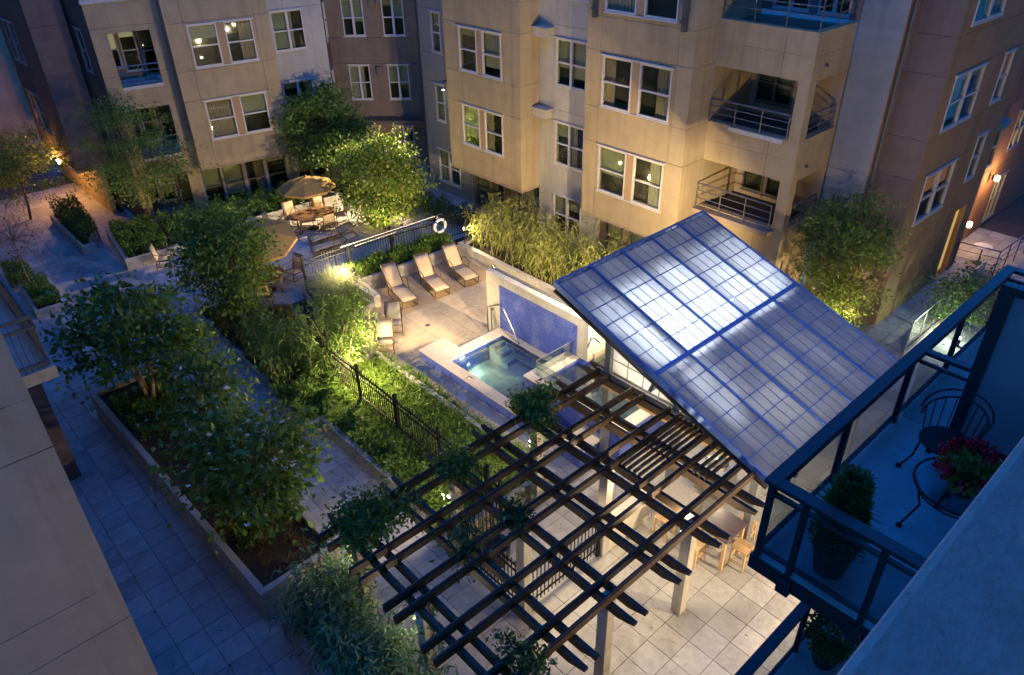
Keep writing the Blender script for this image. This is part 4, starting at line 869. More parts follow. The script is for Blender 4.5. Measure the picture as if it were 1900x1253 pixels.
def downlight(label, p, power, col=WW, aim=None, size=None, up=False):
    t = thing('ceiling_lamp', label, 'lamp', p, group='lamps under the pavilion roof')
    if up:
        MB().tube([(p[0],p[1],p[2]-.05),(p[0],p[1],p[2]-.5)], .012, 6).build('stem', 'galv', t); MB().lathe([(.05,-.05),(.16,.0),(.17,.03),(.14,.02)], p, 14).build('bowl', 'galv', t); MB().lathe([(.06,.021),(.05,.05)], p, 12).build('lens', 'bulb_white', t)
        lamp(t, (p[0],p[1],p[2]+.15), power, (1.,.90,.74), .25, 158, (p[0],p[1],p[2]+3), .5); return t
    MB().tube([(p[0],p[1],p[2]+.02),(p[0],p[1],p[2]+.3)], .012, 6).build('stem', 'galv', t); MB().lathe([(.09,-.04),(.1,.0),(.04,.05)], p, 14).build('shade', 'galv', t); MB().lathe([(.06,-.055),(.07,-.041)], p, 12).build('lens', 'bulb_white', t)
    lamp(t, (p[0],p[1],p[2]-.1), power, col, .07, size, aim, .8); return t
downlight('bowl uplight under the high left part of the pavilion roof', (2.75,4.05,3.35), 800, up=True)
downlight('bowl uplight under the middle of the pavilion roof', (4.2,4.1,3.35), 1100, up=True)
downlight('bowl uplight under the high right part of the pavilion roof', (5.65,4.05,3.35), 700, up=True)
downlight('bowl uplight under the low left part of the pavilion roof', (3.0,1.7,2.2), 2, up=True)
downlight('bowl uplight under the low right part of the pavilion roof', (5.4,1.7,2.2), 2, up=True)
downlight('pendant lamp above the grill under the pavilion roof', (3.1,2.2,2.75), 40)
downlight('lamp over the bright end of the spa under the pavilion edge', (2.45,4.9,2.4), 70)
downlight('floodlight near the middle of the high roof edge, added in place of the glowing end wall, shining on the loungers', (4.5,5.6,4.2), 2700, (1.,.76,.44), (4.0,15.5,.3), 84)  # added flood stands in for light through the translucent end wall
downlight('floodlight under the right part of the high roof edge, added in place of the glowing end wall, shining on the tan building', (5.0,5.15,4.38), 1900, (1.,.76,.46), (9.5,11.5,3.6), 92)  # same stand-in for the end wall glow, turned to the tan building
downlight('eave spotlight at the roof edge shining on the deck beside the pool', (2.0,6.1,4.6), 2100, (1.,.78,.46), (2.9,13.3,0), 30)
downlight('added eave spotlight at the roof edge brightening the hot pool and its mosaic wall', (1.6,6.1,4.55), 420, (1.,.82,.56), (3.4,10.0,.8), 60)  # added spot lifts the pool and the mosaic wall behind it
for yy, pw, lb in ((3.9,70,'added lamp behind the taller part of the translucent side wall of the pavilion'), (2.3,35,'added lamp behind the lower part of the translucent side wall of the pavilion')):  # both washers added so the translucent wall looks luminous
    t = thing('added_wall_washer', lb, 'lamp', (2.3,yy,2.7), group='added lamps behind the translucent pavilion wall'); MB().box(2.24,2.36,yy-.08,yy+.08,2.6,2.7).build('housing', 'galv', t, bevel=.01); MB().box(2.225,2.239,yy-.06,yy+.06,2.62,2.68).build('lens', 'bulb_dim', t)
    MB().tube([(2.3,yy,2.6),(2.3,yy,2.45)], .012, 6).build('stem', 'galv', t); lamp(t, (2.2,yy,2.72), pw, (1.,.90,.74), .06, 130, (1.72,yy,3.5), .6)
def sconce(label, p, face, power, col=ORG, vis='bulb_orange'):
    t = thing('wall_lamp', label, 'lamp', p, group='wall lamps on the buildings'); f = Vector((*face,0)); q = Vector(p)
    MB().bar(q-f*.1, q, .1, .2).build('back_plate', 'bronze', t); MB().lathe([(.05,-.12),(.09,-.1),(.09,.08),(.05,.1)], q+f*.08, 12).build('globe', vis, t, smooth=True)
    lamp(t, q+f*.28, power, col, .1); return t
sconce('orange wall lamp glowing on the dark building at the far left', (-3.0,35.2,2.0), (-1,0), 130)
sconce('orange wall lamp on the brick wall at the right edge', (23.3,3.4,2.6), (0,-1), 60, (1.,.62,.28))
sconce('small wall lamp low on the brick wall beside the doorway', (21.7,3.4,1.1), (0,-1), 12, (1.,.62,.28))
def roomlamp(label, p, power=6):
    t = thing('pendant_lamp', label, 'lamp', p); MB().lathe([(.02,.12),(.09,.06),(.1,-.02),(.05,-.1)], p, 12).build('shade', 'bulb_warm', t, smooth=True); lamp(t, p, power, WW, .08); return t
downlight('floodlight high on the grey wall shining over the dining terrace', (10.2,22.3,5.2), 5000, WW, (3.4,23.4,0), 60)['group'] = 'floodlights on the walls'
MB().box(10.2,10.66,22.26,22.34,5.45,5.53).build('wall_arm', 'galv', bpy.data.objects[[o.name for o in C.objects if o.get('label','').startswith('floodlight high on the grey')][0]])
roomlamp('small glowing lamp behind the upper left window of the left building', N(-2.7,28.47)+(7.55,)); roomlamp('small glowing lamp behind the lower window beside the pavilion roof', (9.72,10.2,4.45))
# ================================================================ SOUTH BUILDING (the camera looks over its parapet)
south = thing('apartment_building', 'concrete parapet and balconies of the building in the right foreground', 'building', (0,-4.9,0))
MB().box(-30, 40, -4.95, -4.62, 0, 12.3).build('wall', 'near_wall', south)  # run on past the view at both ends to screen off sky light
MB().box(-30, 40, -5.35, -4.6, 12.302, 12.5).build('parapet', 'parapet', south, bevel=.025)
MB().box(-30, 40, -9, -3.9, 15.6, 15.9).build('added_overhang', 'near_wall', south); MB().box(-30, 40, -9, -4.2, 15.905, 24).build('added_storeys', 'near_wall', south); MB().box(-30, 40, -9.2, -9, 12, 15.59).build('rear_wall', 'near_wall', south); MB().box(-30, 40, -9, -5.36, 12.2, 12.3).build('terrace_floor', 'near_wall', south)  # unseen overhang, storeys and rear wall added to block sky light
def balcony(z, x0, x1, y0, div=True):
    h = 1.07; yb = -4.6
    b = MB().box(x0-.04, x1+.04, yb, y0+.06, z-.2, z-.012).build('balcony', 'blue_iron', south); MB().box(x0-.02, x1+.02, yb, y0+.04, z-.011, z).build('floor', 'deck_floor', b)
    xs = [x0+(x1-x0)*k/4 for k in range(5)]
    def bar(n, *a): MB().box(*a).build(n, 'blue_iron', b, bevel=.004)
    bar('top_rail', x0-.07, x1+.07, y0-.07, y0+.07, z+h-.05, z+h); bar('mid_rail', x0, x1, y0-.025, y0+.025, z+h-.2, z+h-.16); bar('bottom_rail', x0, x1, y0-.025, y0+.025, z+.09, z+.13)
    for xx in (x0, x1):
        bar('top_rail', xx-.07, xx+.07, yb, y0-.071, z+h-.05, z+h); bar('mid_rail', xx-.025, xx+.025, yb, y0-.026, z+h-.2, z+h-.16); bar('bottom_rail', xx-.025, xx+.025, yb, y0-.026, z+.09, z+.13)
        for yy in (y0-.36, y0-1.12):
            bar('post', xx-.03, xx+.03, yy-.03, yy+.03, z-.16, z+h-.051)
            bar('bracket', xx-.08, xx+.08, yy-.07, yy+.07, z-.24, z-.05)
        for ya, yc in ((y0-.33,y0-.05),(y0-1.09,y0-.39),(yb+.02,y0-1.15)): MB().box(xx-.006, xx+.006, ya, yc, z+.135, z+h-.205).build('glass_panel', 'glass_dark', b)
    for xx in xs: bar('post', xx-.032, xx+.032, y0-.032, y0+.032, z-.16, z+h-.051)
    for a, c in zip(xs[:-1], xs[1:]): MB().box(a+.035, c-.035, y0-.006, y0+.006, z+.135, z+h-.205).build('glass_panel', 'glass_dark', b)
    if div:
        xd = x0+3.3
        bar('top_rail', xd-.05, xd+.05, y0-.58, y0-.071, z+h-.05, z+h); bar('mid_rail', xd-.02, xd+.02, y0-.58, y0-.03, z+h-.2, z+h-.16); bar('divider_post', xd-.06, xd+.06, y0-.72, y0-.59, z, z+2.2)
        bar('divider_rail', xd-.06, xd+.06, yb, y0-.721, z+2.1, z+2.2); bar('divider_rail', xd-.03, xd+.03, yb, y0-.721, z+.09, z+.15)
        MB().box(xd-.006, xd+.006, y0-.57, y0-.04, z+.02, z+h-.21).build('glass_panel', 'glass_dark', b); MB().box(xd-.008, xd+.008, yb, y0-.73, z+.16, z+2.09).build('privacy_screen', 'screen_mesh', b)
    return b
balcony(7.7, -4.9, 1.4, -2.55); balcony(4.65, -4.9, 1.4, -2.7, False)
sconce('warm wall lamp under the lower balcony lighting the pergola tiles', (1.7,-4.5,2.65), (0,1), 950, WW, 'bulb_warm')
# balcony furniture
wt = thing('wire_table', 'round glass and wire table carrying the red flowers', 'table', (-3.25,-3.75,7.7)); cx, cy, cz = -3.25, -3.75, 7.7
MB().lathe([(.42,0),(.42,.012),(.0,.012)], (cx,cy,cz+.70), 28).build('glass_top', 'glass_table', wt); MB().tube([(cx+.44*math.cos(t*math.pi/16), cy+.44*math.sin(t*math.pi/16), cz+.7) for t in range(33)], .014, 6, False).build('rim', 'iron', wt); MB().tube([(cx+.4*math.cos(t*math.pi/16), cy+.4*math.sin(t*math.pi/16), cz+.62) for t in range(33)], .01, 6, False).build('rim', 'iron', wt)
for k in range(4):
    t = k*math.pi/2+.5; c_, s_ = math.cos(t), math.sin(t); MB().tube([(cx+.4*c_,cy+.4*s_,cz+.68),(cx+.3*c_,cy+.3*s_,cz+.35),(cx+.42*c_,cy+.42*s_,cz+.02)], .013, 6).build('leg', 'iron', wt); MB().lathe([(.03,0),(.035,.02),(.015,.04)], (cx+.42*c_,cy+.42*s_,cz), 8).build('foot', 'iron', wt)
wc = thing('wire_chair', 'round-backed black wire chair on the balcony', 'chair', (-2.35,-3.3,7.7), R(-100), local=True); wc.scale = (1.22,1.22,1.08)
MB().lathe([(.0,.43),(.23,.44),(.23,.455),(.0,.45)], n=20).build('seat', 'iron', wc)
for r_, z_ in ((.27,.8),(.25,.72)): MB().tube([(r_*1.05*math.cos(t*math.pi/14-.25), r_*math.sin(t*math.pi/14-.25)*1.1, z_+.12*math.sin(max(0,min(math.pi,t*math.pi/17)))) for t in range(18)], .011, 6).build('back_hoop', 'iron', wc)
for t in range(10): a = t*math.pi/9; MB().tube([(.23*math.cos(a),.23*math.sin(a),.45),(.26*math.cos(a),.28*math.sin(a),.72+.12*math.sin(a))], .006, 5).build('back_wire', 'iron', wc)
for x, y in ((-.2,-.15),(.2,-.15),(-.17,.2),(.17,.2)): MB().tube([(x*.8,y*.8,.44),(x*.9,y*.9,.2),(x*1.25,y*1.25,.0)], .011, 6).build('leg', 'iron', wc); MB().lathe([(.03,0),(.03,.02),(.01,.03)], (x*1.25,y*1.25,0), 8).build('foot', 'iron', wc)
# ================================================================ VEGETATION
def tree(name, label, base, h, crown, trunk=.09, clumps=40, per=160, leaf=(.11,.065), m='leaf_mid', bark='bark', spread=.32, seed=1, stems=1, flowers=0, up=.0, group='courtyard trees', shell=.75, flat=.6):
    """crown = (centre z, rx, ry, rz); leaf clumps sit through the crown's volume, every clump is fed by a limb"""
    g = np.random.default_rng(seed); root = thing(name, label, 'tree', base, group=group); bx, by, bz = base; cz, rx, ry, rz_ = crown
    D = unit(g.normal(size=(clumps,3))); rad = g.uniform(shell**3, 1.05, clumps)[:,None]**(1/3)*g.choice([1.,.62],size=(clumps,1),p=[.72,.28])
    Cc = np.array([bx,by,bz+cz])+D*rad*np.array([rx,ry,rz_]); Cc[:,2] = np.maximum(Cc[:,2], bz+.35*cz)
    tb = MB(); hubs = []
    for s in range(stems):
        a = 2*math.pi*s/stems+g.uniform(0,1); lean = .0 if stems == 1 else .28
        top = Vector((bx+lean*rx*math.cos(a)*1.4, by+lean*ry*math.sin(a)*1.4, bz+cz+rz_*.35)); p0 = Vector((bx+.08*(stems > 1)*math.cos(a), by+.08*(stems > 1)*math.sin(a), bz-.05))
        mid = p0.lerp(top, .5)+Vector(g.normal(size=3)*.08); pts = [p0, p0.lerp(mid,.5)+Vector(g.normal(size=3)*.03), mid, mid.lerp(top,.5)+Vector(g.normal(size=3)*.05), top]
        tb.tube(pts, [trunk, trunk*.85, trunk*.65, trunk*.4, trunk*.15], 8); hubs += pts[1:4]
    tb.build('trunk', bark, root, smooth=True)
    lb = MB()
    for c in Cc:
        c = Vector(c); hb = min(hubs, key=lambda q: (q-c).length+abs(min(0, c.z-q.z))*1.5); md = hb.lerp(c,.5)+Vector((0,0,.12*(c-hb).length))
        lb.tube([hb, md, c], [trunk*.3, trunk*.18, trunk*.07], 5)
        for _ in range(4): e = c+Vector(g.normal(size=3))*spread*1.3; lb.tube([md.lerp(c,.7), c.lerp(e,.5)+Vector((0,0,.03)), e], [trunk*.07,.006,.003], 4)
    tag(lb.build('limbs', bark, root), kind='stuff')
    sz = g.uniform(.6, 1.35, clumps); n_each = (per*sz*sz).astype(int)
    P = np.concatenate([c+g.normal(size=(k,3))*np.array([spread,spread,spread*flat])*s for c, k, s in zip(Cc, n_each, sz)])
    Dv = g.normal(size=P.shape)*.8+unit(P-np.array([bx,by,bz+cz]))*.5; Dv[:,2] += up-.25
    k = g.random(len(P)) < .3; alt = {'leaf_dark':'leaf_mid','leaf_mid':'leaf_bright','leaf_bright':'leaf_bamboo'}[m]
    V, F = leaves(P[~k], Dv[~k], leaf[0], leaf[1], g); rawmesh('crown', V, F, m, root)
    V, F = leaves(P[k], Dv[k], leaf[0]*.9, leaf[1]*.9, g); rawmesh('crown', V, F, alt, root)
    if flowers:
        k = g.choice(len(P), flowers); Pf = P[k]+np.array([0,0,.07]); a0 = g.uniform(0,6.28,flowers); VV = []; FF = []
        for q in range(4):
            a = a0+q*math.pi/2; d = np.stack([np.cos(a), np.sin(a), g.uniform(.1,.5,flowers)],1); v, f = leaves(Pf, d, .075, .06, g); FF.append(f+sum(len(x) for x in VV)); VV.append(v)
        rawmesh('blossom', np.concatenate(VV), np.concatenate(FF), 'bloom_white', root)
    return root
def fill(region, n, g):
    """random points over a polygon given as list of (x,y)"""
    P = np.array(region, float); lo, hi = P.min(0), P.max(0); out = []
    while len(out) < n:
        q = lo+g.random((n*3,2))*(hi-lo); ins = np.zeros(len(q), bool); j = len(P)-1
        for i in range(len(P)):
            c = ((P[i,1] > q[:,1]) != (P[j,1] > q[:,1])) & (q[:,0] < (P[j,0]-P[i,0])*(q[:,1]-P[i,1])/(P[j,1]-P[i,1]+1e-12)+P[i,0]); ins ^= c; j = i
        out += list(q[ins])
    return np.array(out[:n])
def hedge(name, label, region, z0, h, n, m, leaf=(.09,.05), seed=1, lump=.25, cat='hedge', kind=None):
    g = np.random.default_rng(seed); q = fill(region, n, g); c = q.mean(0); root = thing(name, label, cat, (c[0],c[1],z0))
    top = h*(1-lump+lump*(np.sin(q[:,0]*5.1+seed)*np.cos(q[:,1]*4.3)*.5+.5)+g.normal(size=n)*.04)
    z = z0+top*np.sqrt(g.uniform(.05,1.,n)); P = np.column_stack([q,z]); Dv = g.normal(size=P.shape)*.7; Dv[:,2] += .35
    V, F = leaves(P, Dv, leaf[0], leaf[1], g); rawmesh('foliage', V, F, m, root)
    s = MB()
    for p in q[:24]: s.tube([(p[0],p[1],z0-.05),(p[0]+g.normal()*.05,p[1]+g.normal()*.05,z0+h*.7)], .012, 5)
    tag(s.build('stems', 'bark', root), kind='stuff'); return root
def grasses(name, label, tufts, blade, width, droop, per, m, seed=1, spread=.5, cat='grass', kind=None, stalk=False):
    g = np.random.default_rng(seed); tufts = np.array(tufts, float); k = np.repeat(np.arange(len(tufts)), per); P = tufts[k]+np.column_stack([g.normal(size=(len(k),2))*.045, np.zeros(len(k))])
    D = np.column_stack([g.normal(size=(len(k),2))*spread, np.ones(len(k))]); V, F = blades(P, D, blade, width, droop, g)
    if kind: o = rawmesh(name, V, F, m); tag(o, label, cat, kind=kind); return o
    c = tufts.mean(0); root = thing(name, label, cat, tuple(c)); rawmesh('blades', V, F, m, root); return root
def bamboo(name, label, region, z0, h, culms, per, m, leaf=(.17,.022), seed=1, lean=.25, lo=.35, group='bamboo stands'):
    """arching culms, narrow drooping leaves in sprays along their upper part"""
    g = np.random.default_rng(seed); q = fill(region, culms, g); c = q.mean(0); root = thing(name, label, 'bamboo', (c[0],c[1],z0), group=group); cm = MB(); PP = []; DD = []
    for (x, y) in q:
        hh = h*g.uniform(.65,1.12); a = g.uniform(0,6.28); l = lean*hh*g.uniform(.3,1.2); pts = [Vector((x+math.cos(a)*l*t*t, y+math.sin(a)*l*t*t, z0+hh*(t-.1*t*t))) for t in (0,.35,.7,1.)]
        cm.tube(pts, [.012,.011,.008,.003], 5)
        t = g.uniform(lo,1.02,per); base = np.column_stack([x+math.cos(a)*l*t*t, y+math.sin(a)*l*t*t, z0+hh*(t-.1*t*t)])
        off = g.normal(size=(per,3))*np.array([.17,.17,.10]); PP.append(base+off); d = off*2+g.normal(size=(per,3))*.5; d[:,2] -= .35; DD.append(d)
    tag(cm.build('culms', 'bark_pale', root), kind='stuff'); V, F = blades(np.concatenate(PP), np.concatenate(DD), leaf[0], leaf[1], .25, g); rawmesh('foliage', V, F, m, root); return root
# ---- trees
tree('dogwood_tree', 'white-flowering tree at the far end of the tree planter', (-6.5,15.2,.75), 4, (2.15,1.65,1.75,1.35), .07, 46, 78, (.21,.125), 'leaf_mid', flat=.45, seed=11, stems=4, flowers=45, bark='bark_pale')
tree('dogwood_tree', 'white-flowering tree in the middle of the tree planter', (-6.0,11.9,.75), 4, (1.7,1.0,1.1,.95), .06, 22, 78, (.20,.12), 'leaf_mid', flat=.45, seed=12, stems=4, flowers=35, bark='bark_pale')
tree('dogwood_tree', 'white-flowering tree at the near end of the tree planter', (-6.4,8.6,.75), 4, (1.65,1.4,1.45,1.05), .06, 40, 80, (.20,.12), 'leaf_mid', seed=13, stems=4, flowers=60, bark='bark_pale')
tree('round_tree', 'dense round green tree beside the round table', (-2.4,18.4,.05), 5, (2.55,1.35,1.35,1.6), .07, 70, 130, (.15,.09), 'leaf_mid', seed=14, stems=3)
tree('bright_tree', 'bright green lit tree right of the oval table', (6.0,21.6,.0), 5, (2.25,1.55,1.55,1.75), .08, 85, 150, (.15,.09), 'leaf_bright', seed=15)
tree('dark_tree', 'tall dark tree in front of the brown corner building', (6.4,26.4,.3), 6, (3.1,1.7,1.7,1.8), .09, 80, 140, (.15,.09), 'leaf_mid', seed=16)
tree('locust_tree', 'thin feathery tree with a slanting trunk in front of the left building', (-1.6,28.4,.3), 6, (3.5,2.3,1.5,2.2), .055, 34, 260, (.13,.045), 'leaf_mid', seed=17, spread=.5, shell=.5, up=-.1, flat=.2)
tree('locust_tree', 'feathery tree lit by the orange wall lamp at the far left', (-5.2,34.2,.0), 6, (2.7,2.0,2.4,1.5), .06, 34, 260, (.15,.055), 'leaf_bright', seed=18, spread=.5, shell=.4, flat=.2)
tree('thin_tree', 'slender tree standing beside the right edge of the pavilion roof', (11.9,4.0,.0), 5.5, (2.75,1.35,1.35,2.2), .05, 75, 150, (.13,.055), 'leaf_bright', seed=19, spread=.28, stems=3, shell=.3)
tree('bare_tree', 'nearly bare young tree beside the far walkway', (-7.0,26.2,.2), 4, (2.3,1.0,1.3,1.1), .035, 34, 5, (.09,.04), 'leaf_dark', seed=20, bark='bark_pale')
tree('patio_tree', 'dark low tree in front of the glowing glass wall at the right', (15.2,.9,.0), 3, (1.3,1.5,.9,.8), .05, 30, 120, (.13,.05), 'leaf_dark', seed=21)
# ---- bamboo
bamboo('bamboo_clump', 'blue-green bamboo crowding the planter at the bottom of the picture', [(-7.25,-1.3),(-6.2,-1.3),(-6.2,5.8),(-7.2,5.8)], .55, 1.6, 120, 120, 'leaf_blue', (.2,.034), 31, .25, .2)
bamboo('bamboo_hedge', 'yellow-green bamboo hedge along the bed below the tan building, left stretch', [(6.9,11.9),(8.9,11.9),(8.9,17.1),(6.9,17.1)], .45, 2.0, 130, 80, 'leaf_bamboo', (.2,.024), 32, .3, .2)
bamboo('bamboo_hedge', 'yellow-green bamboo hedge behind the pavilion roof, right stretch', [(6.9,6.5),(8.9,6.5),(8.9,11.8),(6.9,11.8)], .45, 2.0, 125, 80, 'leaf_bamboo', (.2,.024), 33, .3, .2)
bamboo('bamboo_clump', 'dark bamboo clump left of the fence above the reddish grass', [(-3.6,13.3),(-1.6,12.4),(-1.4,15.2),(-3.0,15.8)], .3, 2.1, 55, 120, 'leaf_mid', (.17,.024), 34, .28, .2)
bamboo('bamboo_clump', 'dark bamboo clump on the fence beside the grey pool chairs', [(-1.5,13.0),(-.2,13.2),(.9,15.6),(-.6,15.9)], .2, 1.7, 45, 120, 'leaf_mid', (.16,.024), 35, .25, .2)
# ---- grass, hedges and shrubs
g_ = np.random.default_rng(5)
q = fill([(-3.2,5.35),(-.02,5.35),(.05,12.8),(-1.0,13.25),(-3.75,13.2),(-3.62,11.4),(-3.2,11.35)], 900, g_); grasses('planter_grass', 'lush lit grass filling the planter along the fence', np.column_stack([q, np.full(len(q),.34)]), .52, .026, .6, 34, 'leaf_grass', 41, .55, kind='stuff')
q = fill([(-3.3,13.6),(-1.3,13.6),(-.5,18.3),(-3.0,20.4)], 420, g_); grasses('reddish_grass', 'fine reddish-brown grass beside the path', np.column_stack([q, np.full(len(q),.02)]), .5, .009, .5, 34, 'leaf_red', 42, .5, kind='stuff')
q = fill([(-3.1,18.3),(-1.8,18.3),(-1.2,19.4),(-3.0,20.5)], 60, g_); grasses('grass_tuft', 'yellow-green grass tuft at the foot of the round tree', np.column_stack([q, np.full(len(q),.02)]), .55, .012, .5, 30, 'leaf_bamboo', 43, .5)
q = fill([(.5,17.6),(1.65,17.3),(1.65,18.5),(.6,18.6)], 50, g_); grasses('fountain_grass', 'tall pale fountain grass glowing beside the garden spotlight', np.column_stack([q, np.full(len(q),.15)]), 1.45, .009, .55, 70, 'leaf_silver', 44, .38)
q = fill([(-.1,16.1),(1.6,16.2),(1.6,17.6),(.2,17.8)], 130, g_); grasses('grass_tuft', 'bright grass tuft beside the end of the planter wall', np.column_stack([q, np.full(len(q),.12)]), .6, .016, .5, 32, 'leaf_grass', 45, .5)
q = np.array([(-6.9,7.3),(-6.2,7.6),(-6.5,7.0),(-5.9,8.0),(-6.0,7.2),(-6.7,7.8)]); grasses('dry_grass', 'dry brown grass on the bare soil of the tree planter', np.column_stack([q, np.full(len(q),.72)]), .42, .007, .35, 60, 'leaf_red', 46, .9)
hedge('clipped_hedge', 'clipped leafy hedge between the loungers and the fence', [(2.3,17.65),(6.5,17.4),(6.6,18.35),(2.0,18.55)], .3, .62, 7500, 'leaf_bright', (.10,.06), 51)
hedge('clipped_hedge', 'clipped hedge filling the planter left of the dining terrace', [(-3.6,25.8),(-1.9,25.7),(-1.6,28.6),(-3.2,29.1)], .25, .75, 6500, 'leaf_bright', (.09,.055), 52)
hedge('loose_shrub', 'loose leafy shrubs behind the oval table wall', [(-1.7,25.9),(1.9,26.1),(5.8,25.8),(5.6,27.2),(-1.5,28.3)], .25, 1.0, 9000, 'leaf_mid', (.12,.06), 53, .6, 'shrub')
hedge('low_shrub', 'dark low shrub in the box left of the far walkway', [(-7.35,24.3),(-6.5,24.3),(-6.5,26.5),(-7.3,26.5)], .15, .55, 3600, 'leaf_mid', (.08,.045), 54, .5, 'shrub')
hedge('low_shrub', 'dark low shrub farther along the left walkway', [(-7.6,26.9),(-6.7,26.9),(-6.7,29.0),(-7.5,29.0)], .05, .6, 3200, 'leaf_mid', (.08,.045), 55, .5, 'shrub')
hedge('low_shrub', 'yellow-green shrub on the soil under the far flowering tree', [(-7.4,13.2),(-6.2,13.2),(-6.0,15.6),(-7.5,15.8)], .7, .45, 2200, 'leaf_mid', (.10,.05), 56, .7, 'shrub')
hedge('low_shrub', 'small yellow-green shrub at the near end of the tree planter', [(-7.2,8.0),(-6.4,7.8),(-6.4,8.6),(-7.1,8.8)], .7, .35, 700, 'leaf_bright', (.08,.05), 57, .7, 'shrub')
hedge('dark_shrub', 'dark shrub in the bed beside the far-left building', [(-4.5,28.5),(-3.7,28.6),(-3.4,32.8),(-4.5,32.9)], .2, 1.2, 5200, 'leaf_dark', (.1,.05), 58, .4, 'shrub')
hedge('dark_shrub', 'dark shrub beyond the green tree at the foot of the tan bay', [(8.2,18.4),(9.2,18.4),(9.2,23.8),(7.4,23.8)], .0, .9, 5200, 'leaf_dark', (.1,.05), 59, .5, 'shrub')
hedge('dark_shrub', 'dark green shrub in the bamboo bed behind the shower wall', [(6.8,9.6),(7.6,9.6),(7.7,11.4),(6.85,11.4)], .45, .8, 2600, 'leaf_mid', (.09,.05), 60, .5, 'shrub')
hedge('leafy_shrub', 'dark leafy shrubs along the outer wall of the grass planter', [(-3.15,5.5),(-2.35,5.5),(-2.45,11.3),(-3.15,11.3)], .33, .55, 3600, 'leaf_mid', (.15,.045), 70, .7, 'shrub')
hedge('leafy_shrub', 'leafy shrubs filling the wider far end of the grass planter', [(-3.7,11.4),(-2.1,11.4),(-2.1,13.2),(-3.75,13.2)], .33, .7, 3400, 'leaf_mid', (.15,.05), 71, .6, 'shrub')
# ---- climbing plants on the pergola
def vine(label, c, r, n, col=None, m='leaf_dark', seed=1, flat=.45):
    g = np.random.default_rng(seed); root = thing('climbing_vine', label, 'vine', (c[0],c[1],c[2]), group='vines on the pergola'); sb = MB()
    K = 9; cc = np.array(c)+g.normal(size=(K,3))*np.array([r*.5,r*.5,r*.18]); P = np.concatenate([q+g.normal(size=(n//K,3))*np.array([r*.42,r*.42,r*flat*.5]) for q in cc]); D = g.normal(size=P.shape); D[:,2] -= .3
    V, F = leaves(P, D, .11, .05, g)
    if col:
        z = g.uniform(.5, c[2], 260); a = g.uniform(0,6.28,260); P2 = np.column_stack([col[0]+np.cos(a)*.2+g.normal(size=260)*.06, col[1]+np.sin(a)*.2+g.normal(size=260)*.06, z]); v2, f2 = leaves(P2, g.normal(size=P2.shape), .11, .06, g)
        F = np.concatenate([F, f2+len(V)]); V = np.concatenate([V, v2])
        sb.tube([(col[0]+.15*math.cos(t*2.2), col[1]+.16*math.sin(t*2.2), .3+t*.28) for t in range(10)], .012, 5)
    for q in cc: sb.tube([c, (np.array(c)+q)/2+np.array([0,0,.05]), q], .01, 5)
    tag(sb.build('stems', 'bark', root), kind='stuff'); rawmesh('foliage', V, F, m, root); return root
vine('vine heaped over the pergola corner nearest the flowering tree', (-5.55,5.0,2.98), .52, 3600, (-5.77,5.02), 'leaf_mid', 61)
vine('vine heaped on the beams above the grass planter', (-3.25,5.05,2.98), .34, 1300, (-3.27,5.02), 'leaf_mid', 62)
vine('round vine clump on the beams beside the pool', (-.75,5.15,3.0), .40, 3600, (-.77,5.02), 'leaf_mid', 63, .6)
vine('thin vine trailing along the pergola beam towards the gate', (-3.3,2.95,2.98), .3, 500, None, 'leaf_dark', 64)
vine('thin vine trailing along the second pergola beam near the bamboo', (-4.4,2.98,2.95), .5, 420, (-5.77,2.83), 'leaf_dark', 65, .2)
vine('vine at the bottom edge of the pergola', (-5.4,.55,2.98), .36, 900, None, 'leaf_dark', 66)
q = np.concatenate([fill([(-9.6,4),(-7.6,4),(-7.8,18),(-9.6,18)], 70, g_), fill([(-5.4,6),(-3.4,6),(-3.4,20),(-5.4,20)], 130, g_), fill([(-.1,8),(.9,8),(.9,13),(-.1,13)], 40, g_), fill([(-6,-2),(1,-2),(1,5),(-6,5)], 60, g_)])
V, F = leaves(np.column_stack([q, np.full(len(q), .012)]), np.column_stack([g_.normal(size=(len(q),2)), np.zeros(len(q))]), .075, .05, g_); tag(rawmesh('fallen_leaves', V, F, 'leaf_litter'), 'pale fallen petals and leaves scattered over the paving', 'leaves', kind='stuff')
# ---- potted plants on the balconies
def potted(name, label, p, r, h, cat='potted plant'):
    t = thing(name, label, cat, p); MB().lathe([(r*.72,0),(r,h*.85),(r*1.06,h*.86),(r*1.06,h),(r*.9,h),(r*.86,h*.85)], p, 18).build('pot', 'pot', t, smooth=False); MB().lathe([(r*.88,h*.84),(.01,h*.88)], p, 14).build('soil', 'soil', t); return t
gp = np.random.default_rng(8)
t = potted('potted_conifer', 'dark cone-shaped conifer in a round pot on the balcony corner', (-4.55,-3.15,7.7), .2, .36)
n = 5200; zc_ = gp.uniform(0,1,n)**.7; rr = .27*(1-.55*zc_)*np.sqrt(gp.uniform(.35,1,n)); a = gp.uniform(0,6.28,n); P = np.column_stack([-4.55+rr*np.cos(a), -3.15+rr*np.sin(a), 8.02+zc_*.95]); D = np.column_stack([np.cos(a)*.5, np.sin(a)*.5, np.ones(n)*.6])+gp.normal(size=(n,3))*.3
V, F = leaves(P, D, .06, .02, gp); rawmesh('foliage', V, F, 'leaf_dark', t); MB().tube([(-4.55,-3.15,8.0),(-4.55,-3.15,8.9)], .015, 6).build('stem', 'bark', t)
t = potted('potted_palm', 'small spiky palm in a pot behind the conifer', (-4.05,-2.95,7.7), .15, .3)
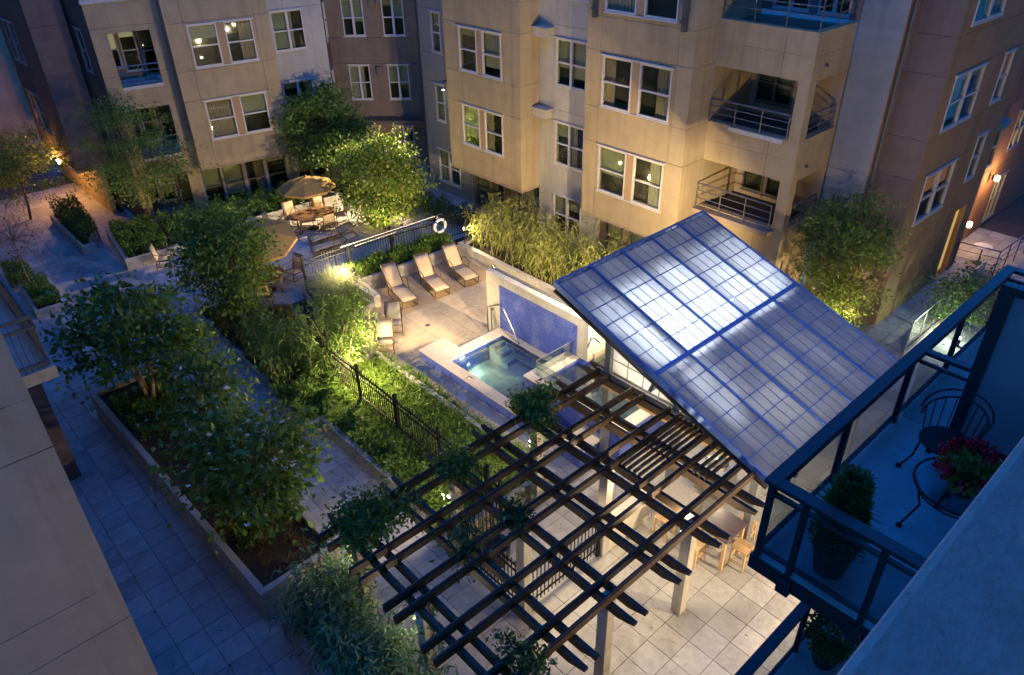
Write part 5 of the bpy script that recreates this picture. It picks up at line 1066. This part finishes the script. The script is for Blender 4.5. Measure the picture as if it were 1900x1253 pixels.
n = 60; a = gp.uniform(0,6.28,n); D = np.column_stack([np.cos(a), np.sin(a), gp.uniform(.2,1.6,n)]); V, F = blades(np.tile([[-4.05,-2.95,8.0]],(n,1)), D, .55, .03, .45, gp); rawmesh('foliage', V, F, 'leaf_dark', t)
t = potted('potted_geranium', 'red geranium in a dark pot on the wire table', (-3.35,-3.78,8.413), .14, .2)
n = 900; D0 = unit(gp.normal(size=(n,3))); P = np.array([-3.35,-3.78,8.72])+D0*np.array([.26,.26,.17])*gp.uniform(.4,1,(n,1)); V, F = leaves(P, D0+gp.normal(size=(n,3))*.5, .07, .06, gp); rawmesh('foliage', V, F, 'leaf_mid', t)
k = 26; cc = np.array([-3.35,-3.78,8.76])+unit(gp.normal(size=(k,3))*np.array([1,1,.6])+np.array([0,0,.4]))*np.array([.28,.28,.2]); P = np.concatenate([q+gp.normal(size=(46,3))*.028 for q in cc]); V, F = leaves(P, gp.normal(size=P.shape), .04, .04, gp); rawmesh('blossom', V, F, 'bloom_red', t)
t = potted('potted_shrub', 'round leafy shrub in a pot on the lower balcony', (-3.2,-3.05,4.65), .2, .3)
n = 2200; D0 = unit(gp.normal(size=(n,3))); P = np.array([-3.2,-3.05,5.22])+D0*.32*gp.uniform(.5,1.05,(n,1)); V, F = leaves(P, D0+gp.normal(size=(n,3))*.5, .055, .03, gp); rawmesh('foliage', V, F, 'leaf_dark', t); MB().tube([(-3.2,-3.05,4.9),(-3.2,-3.05,5.2)], .02, 6).build('stem', 'bark', t)
# ---- glass-fronted terrace on the right
gw = thing('glass_balustrade', 'glowing glass balustrade behind the dark tree at the right', 'balustrade', (15,1.7,0))
for i in range(6): MB().box(12.4+i*1.0, 13.36+i*1.0, 1.55, 1.565, .3, 1.25).build('pane', 'glass_clear', gw)
for i in range(7): MB().box(12.36+i*1.0, 12.4+i*1.0, 1.54, 1.58, 0, 1.3).build('post', 'galv', gw)
MB().box(12.3, 18.5, 1.45, 1.53, 0, .28).build('kerb', 'concrete', gw); MB().box(12.36,18.4,1.535,1.585,1.301,1.34).build('top_rail', 'galv', gw)
tl = thing('terrace_lamp', 'low lamp shining through the glass balustrade', 'lamp', (14.2,.6,.3)); MB().lathe([(.05,0),(.06,.25),(.03,.3)], (14.2,.6,0), 10).build('housing', 'iron', tl); MB().lathe([(.05,.301),(.05,.34)], (14.2,.6,0), 10).build('lens', 'bulb_white', tl); lamp(tl, (14.2,.8,.6), 60, (.9,1.,.8), .05)
railing(thing('metal_railing', 'metal terrace railing in front of the brick wall', 'railing', (20.5,2.2,0)), [(19.9,3.0),(20.1,1.6),(24,1.4)], 0, 1.05)
bt_ = thing('bistro_table', 'small round white table behind the metal railing', 'table', (20.9,2.4,0)); MB().lathe([(.32,.70),(.33,.73),(.0,.73)], (20.9,2.4,0), 18).build('table_top', 'white_plastic', bt_); MB().tube([(20.9,2.4,0),(20.9,2.4,.7)], .025, 8).build('stem', 'iron', bt_); MB().lathe([(.2,0),(.2,.03),(.03,.06)], (20.9,2.4,0), 14).build('foot', 'iron', bt_)
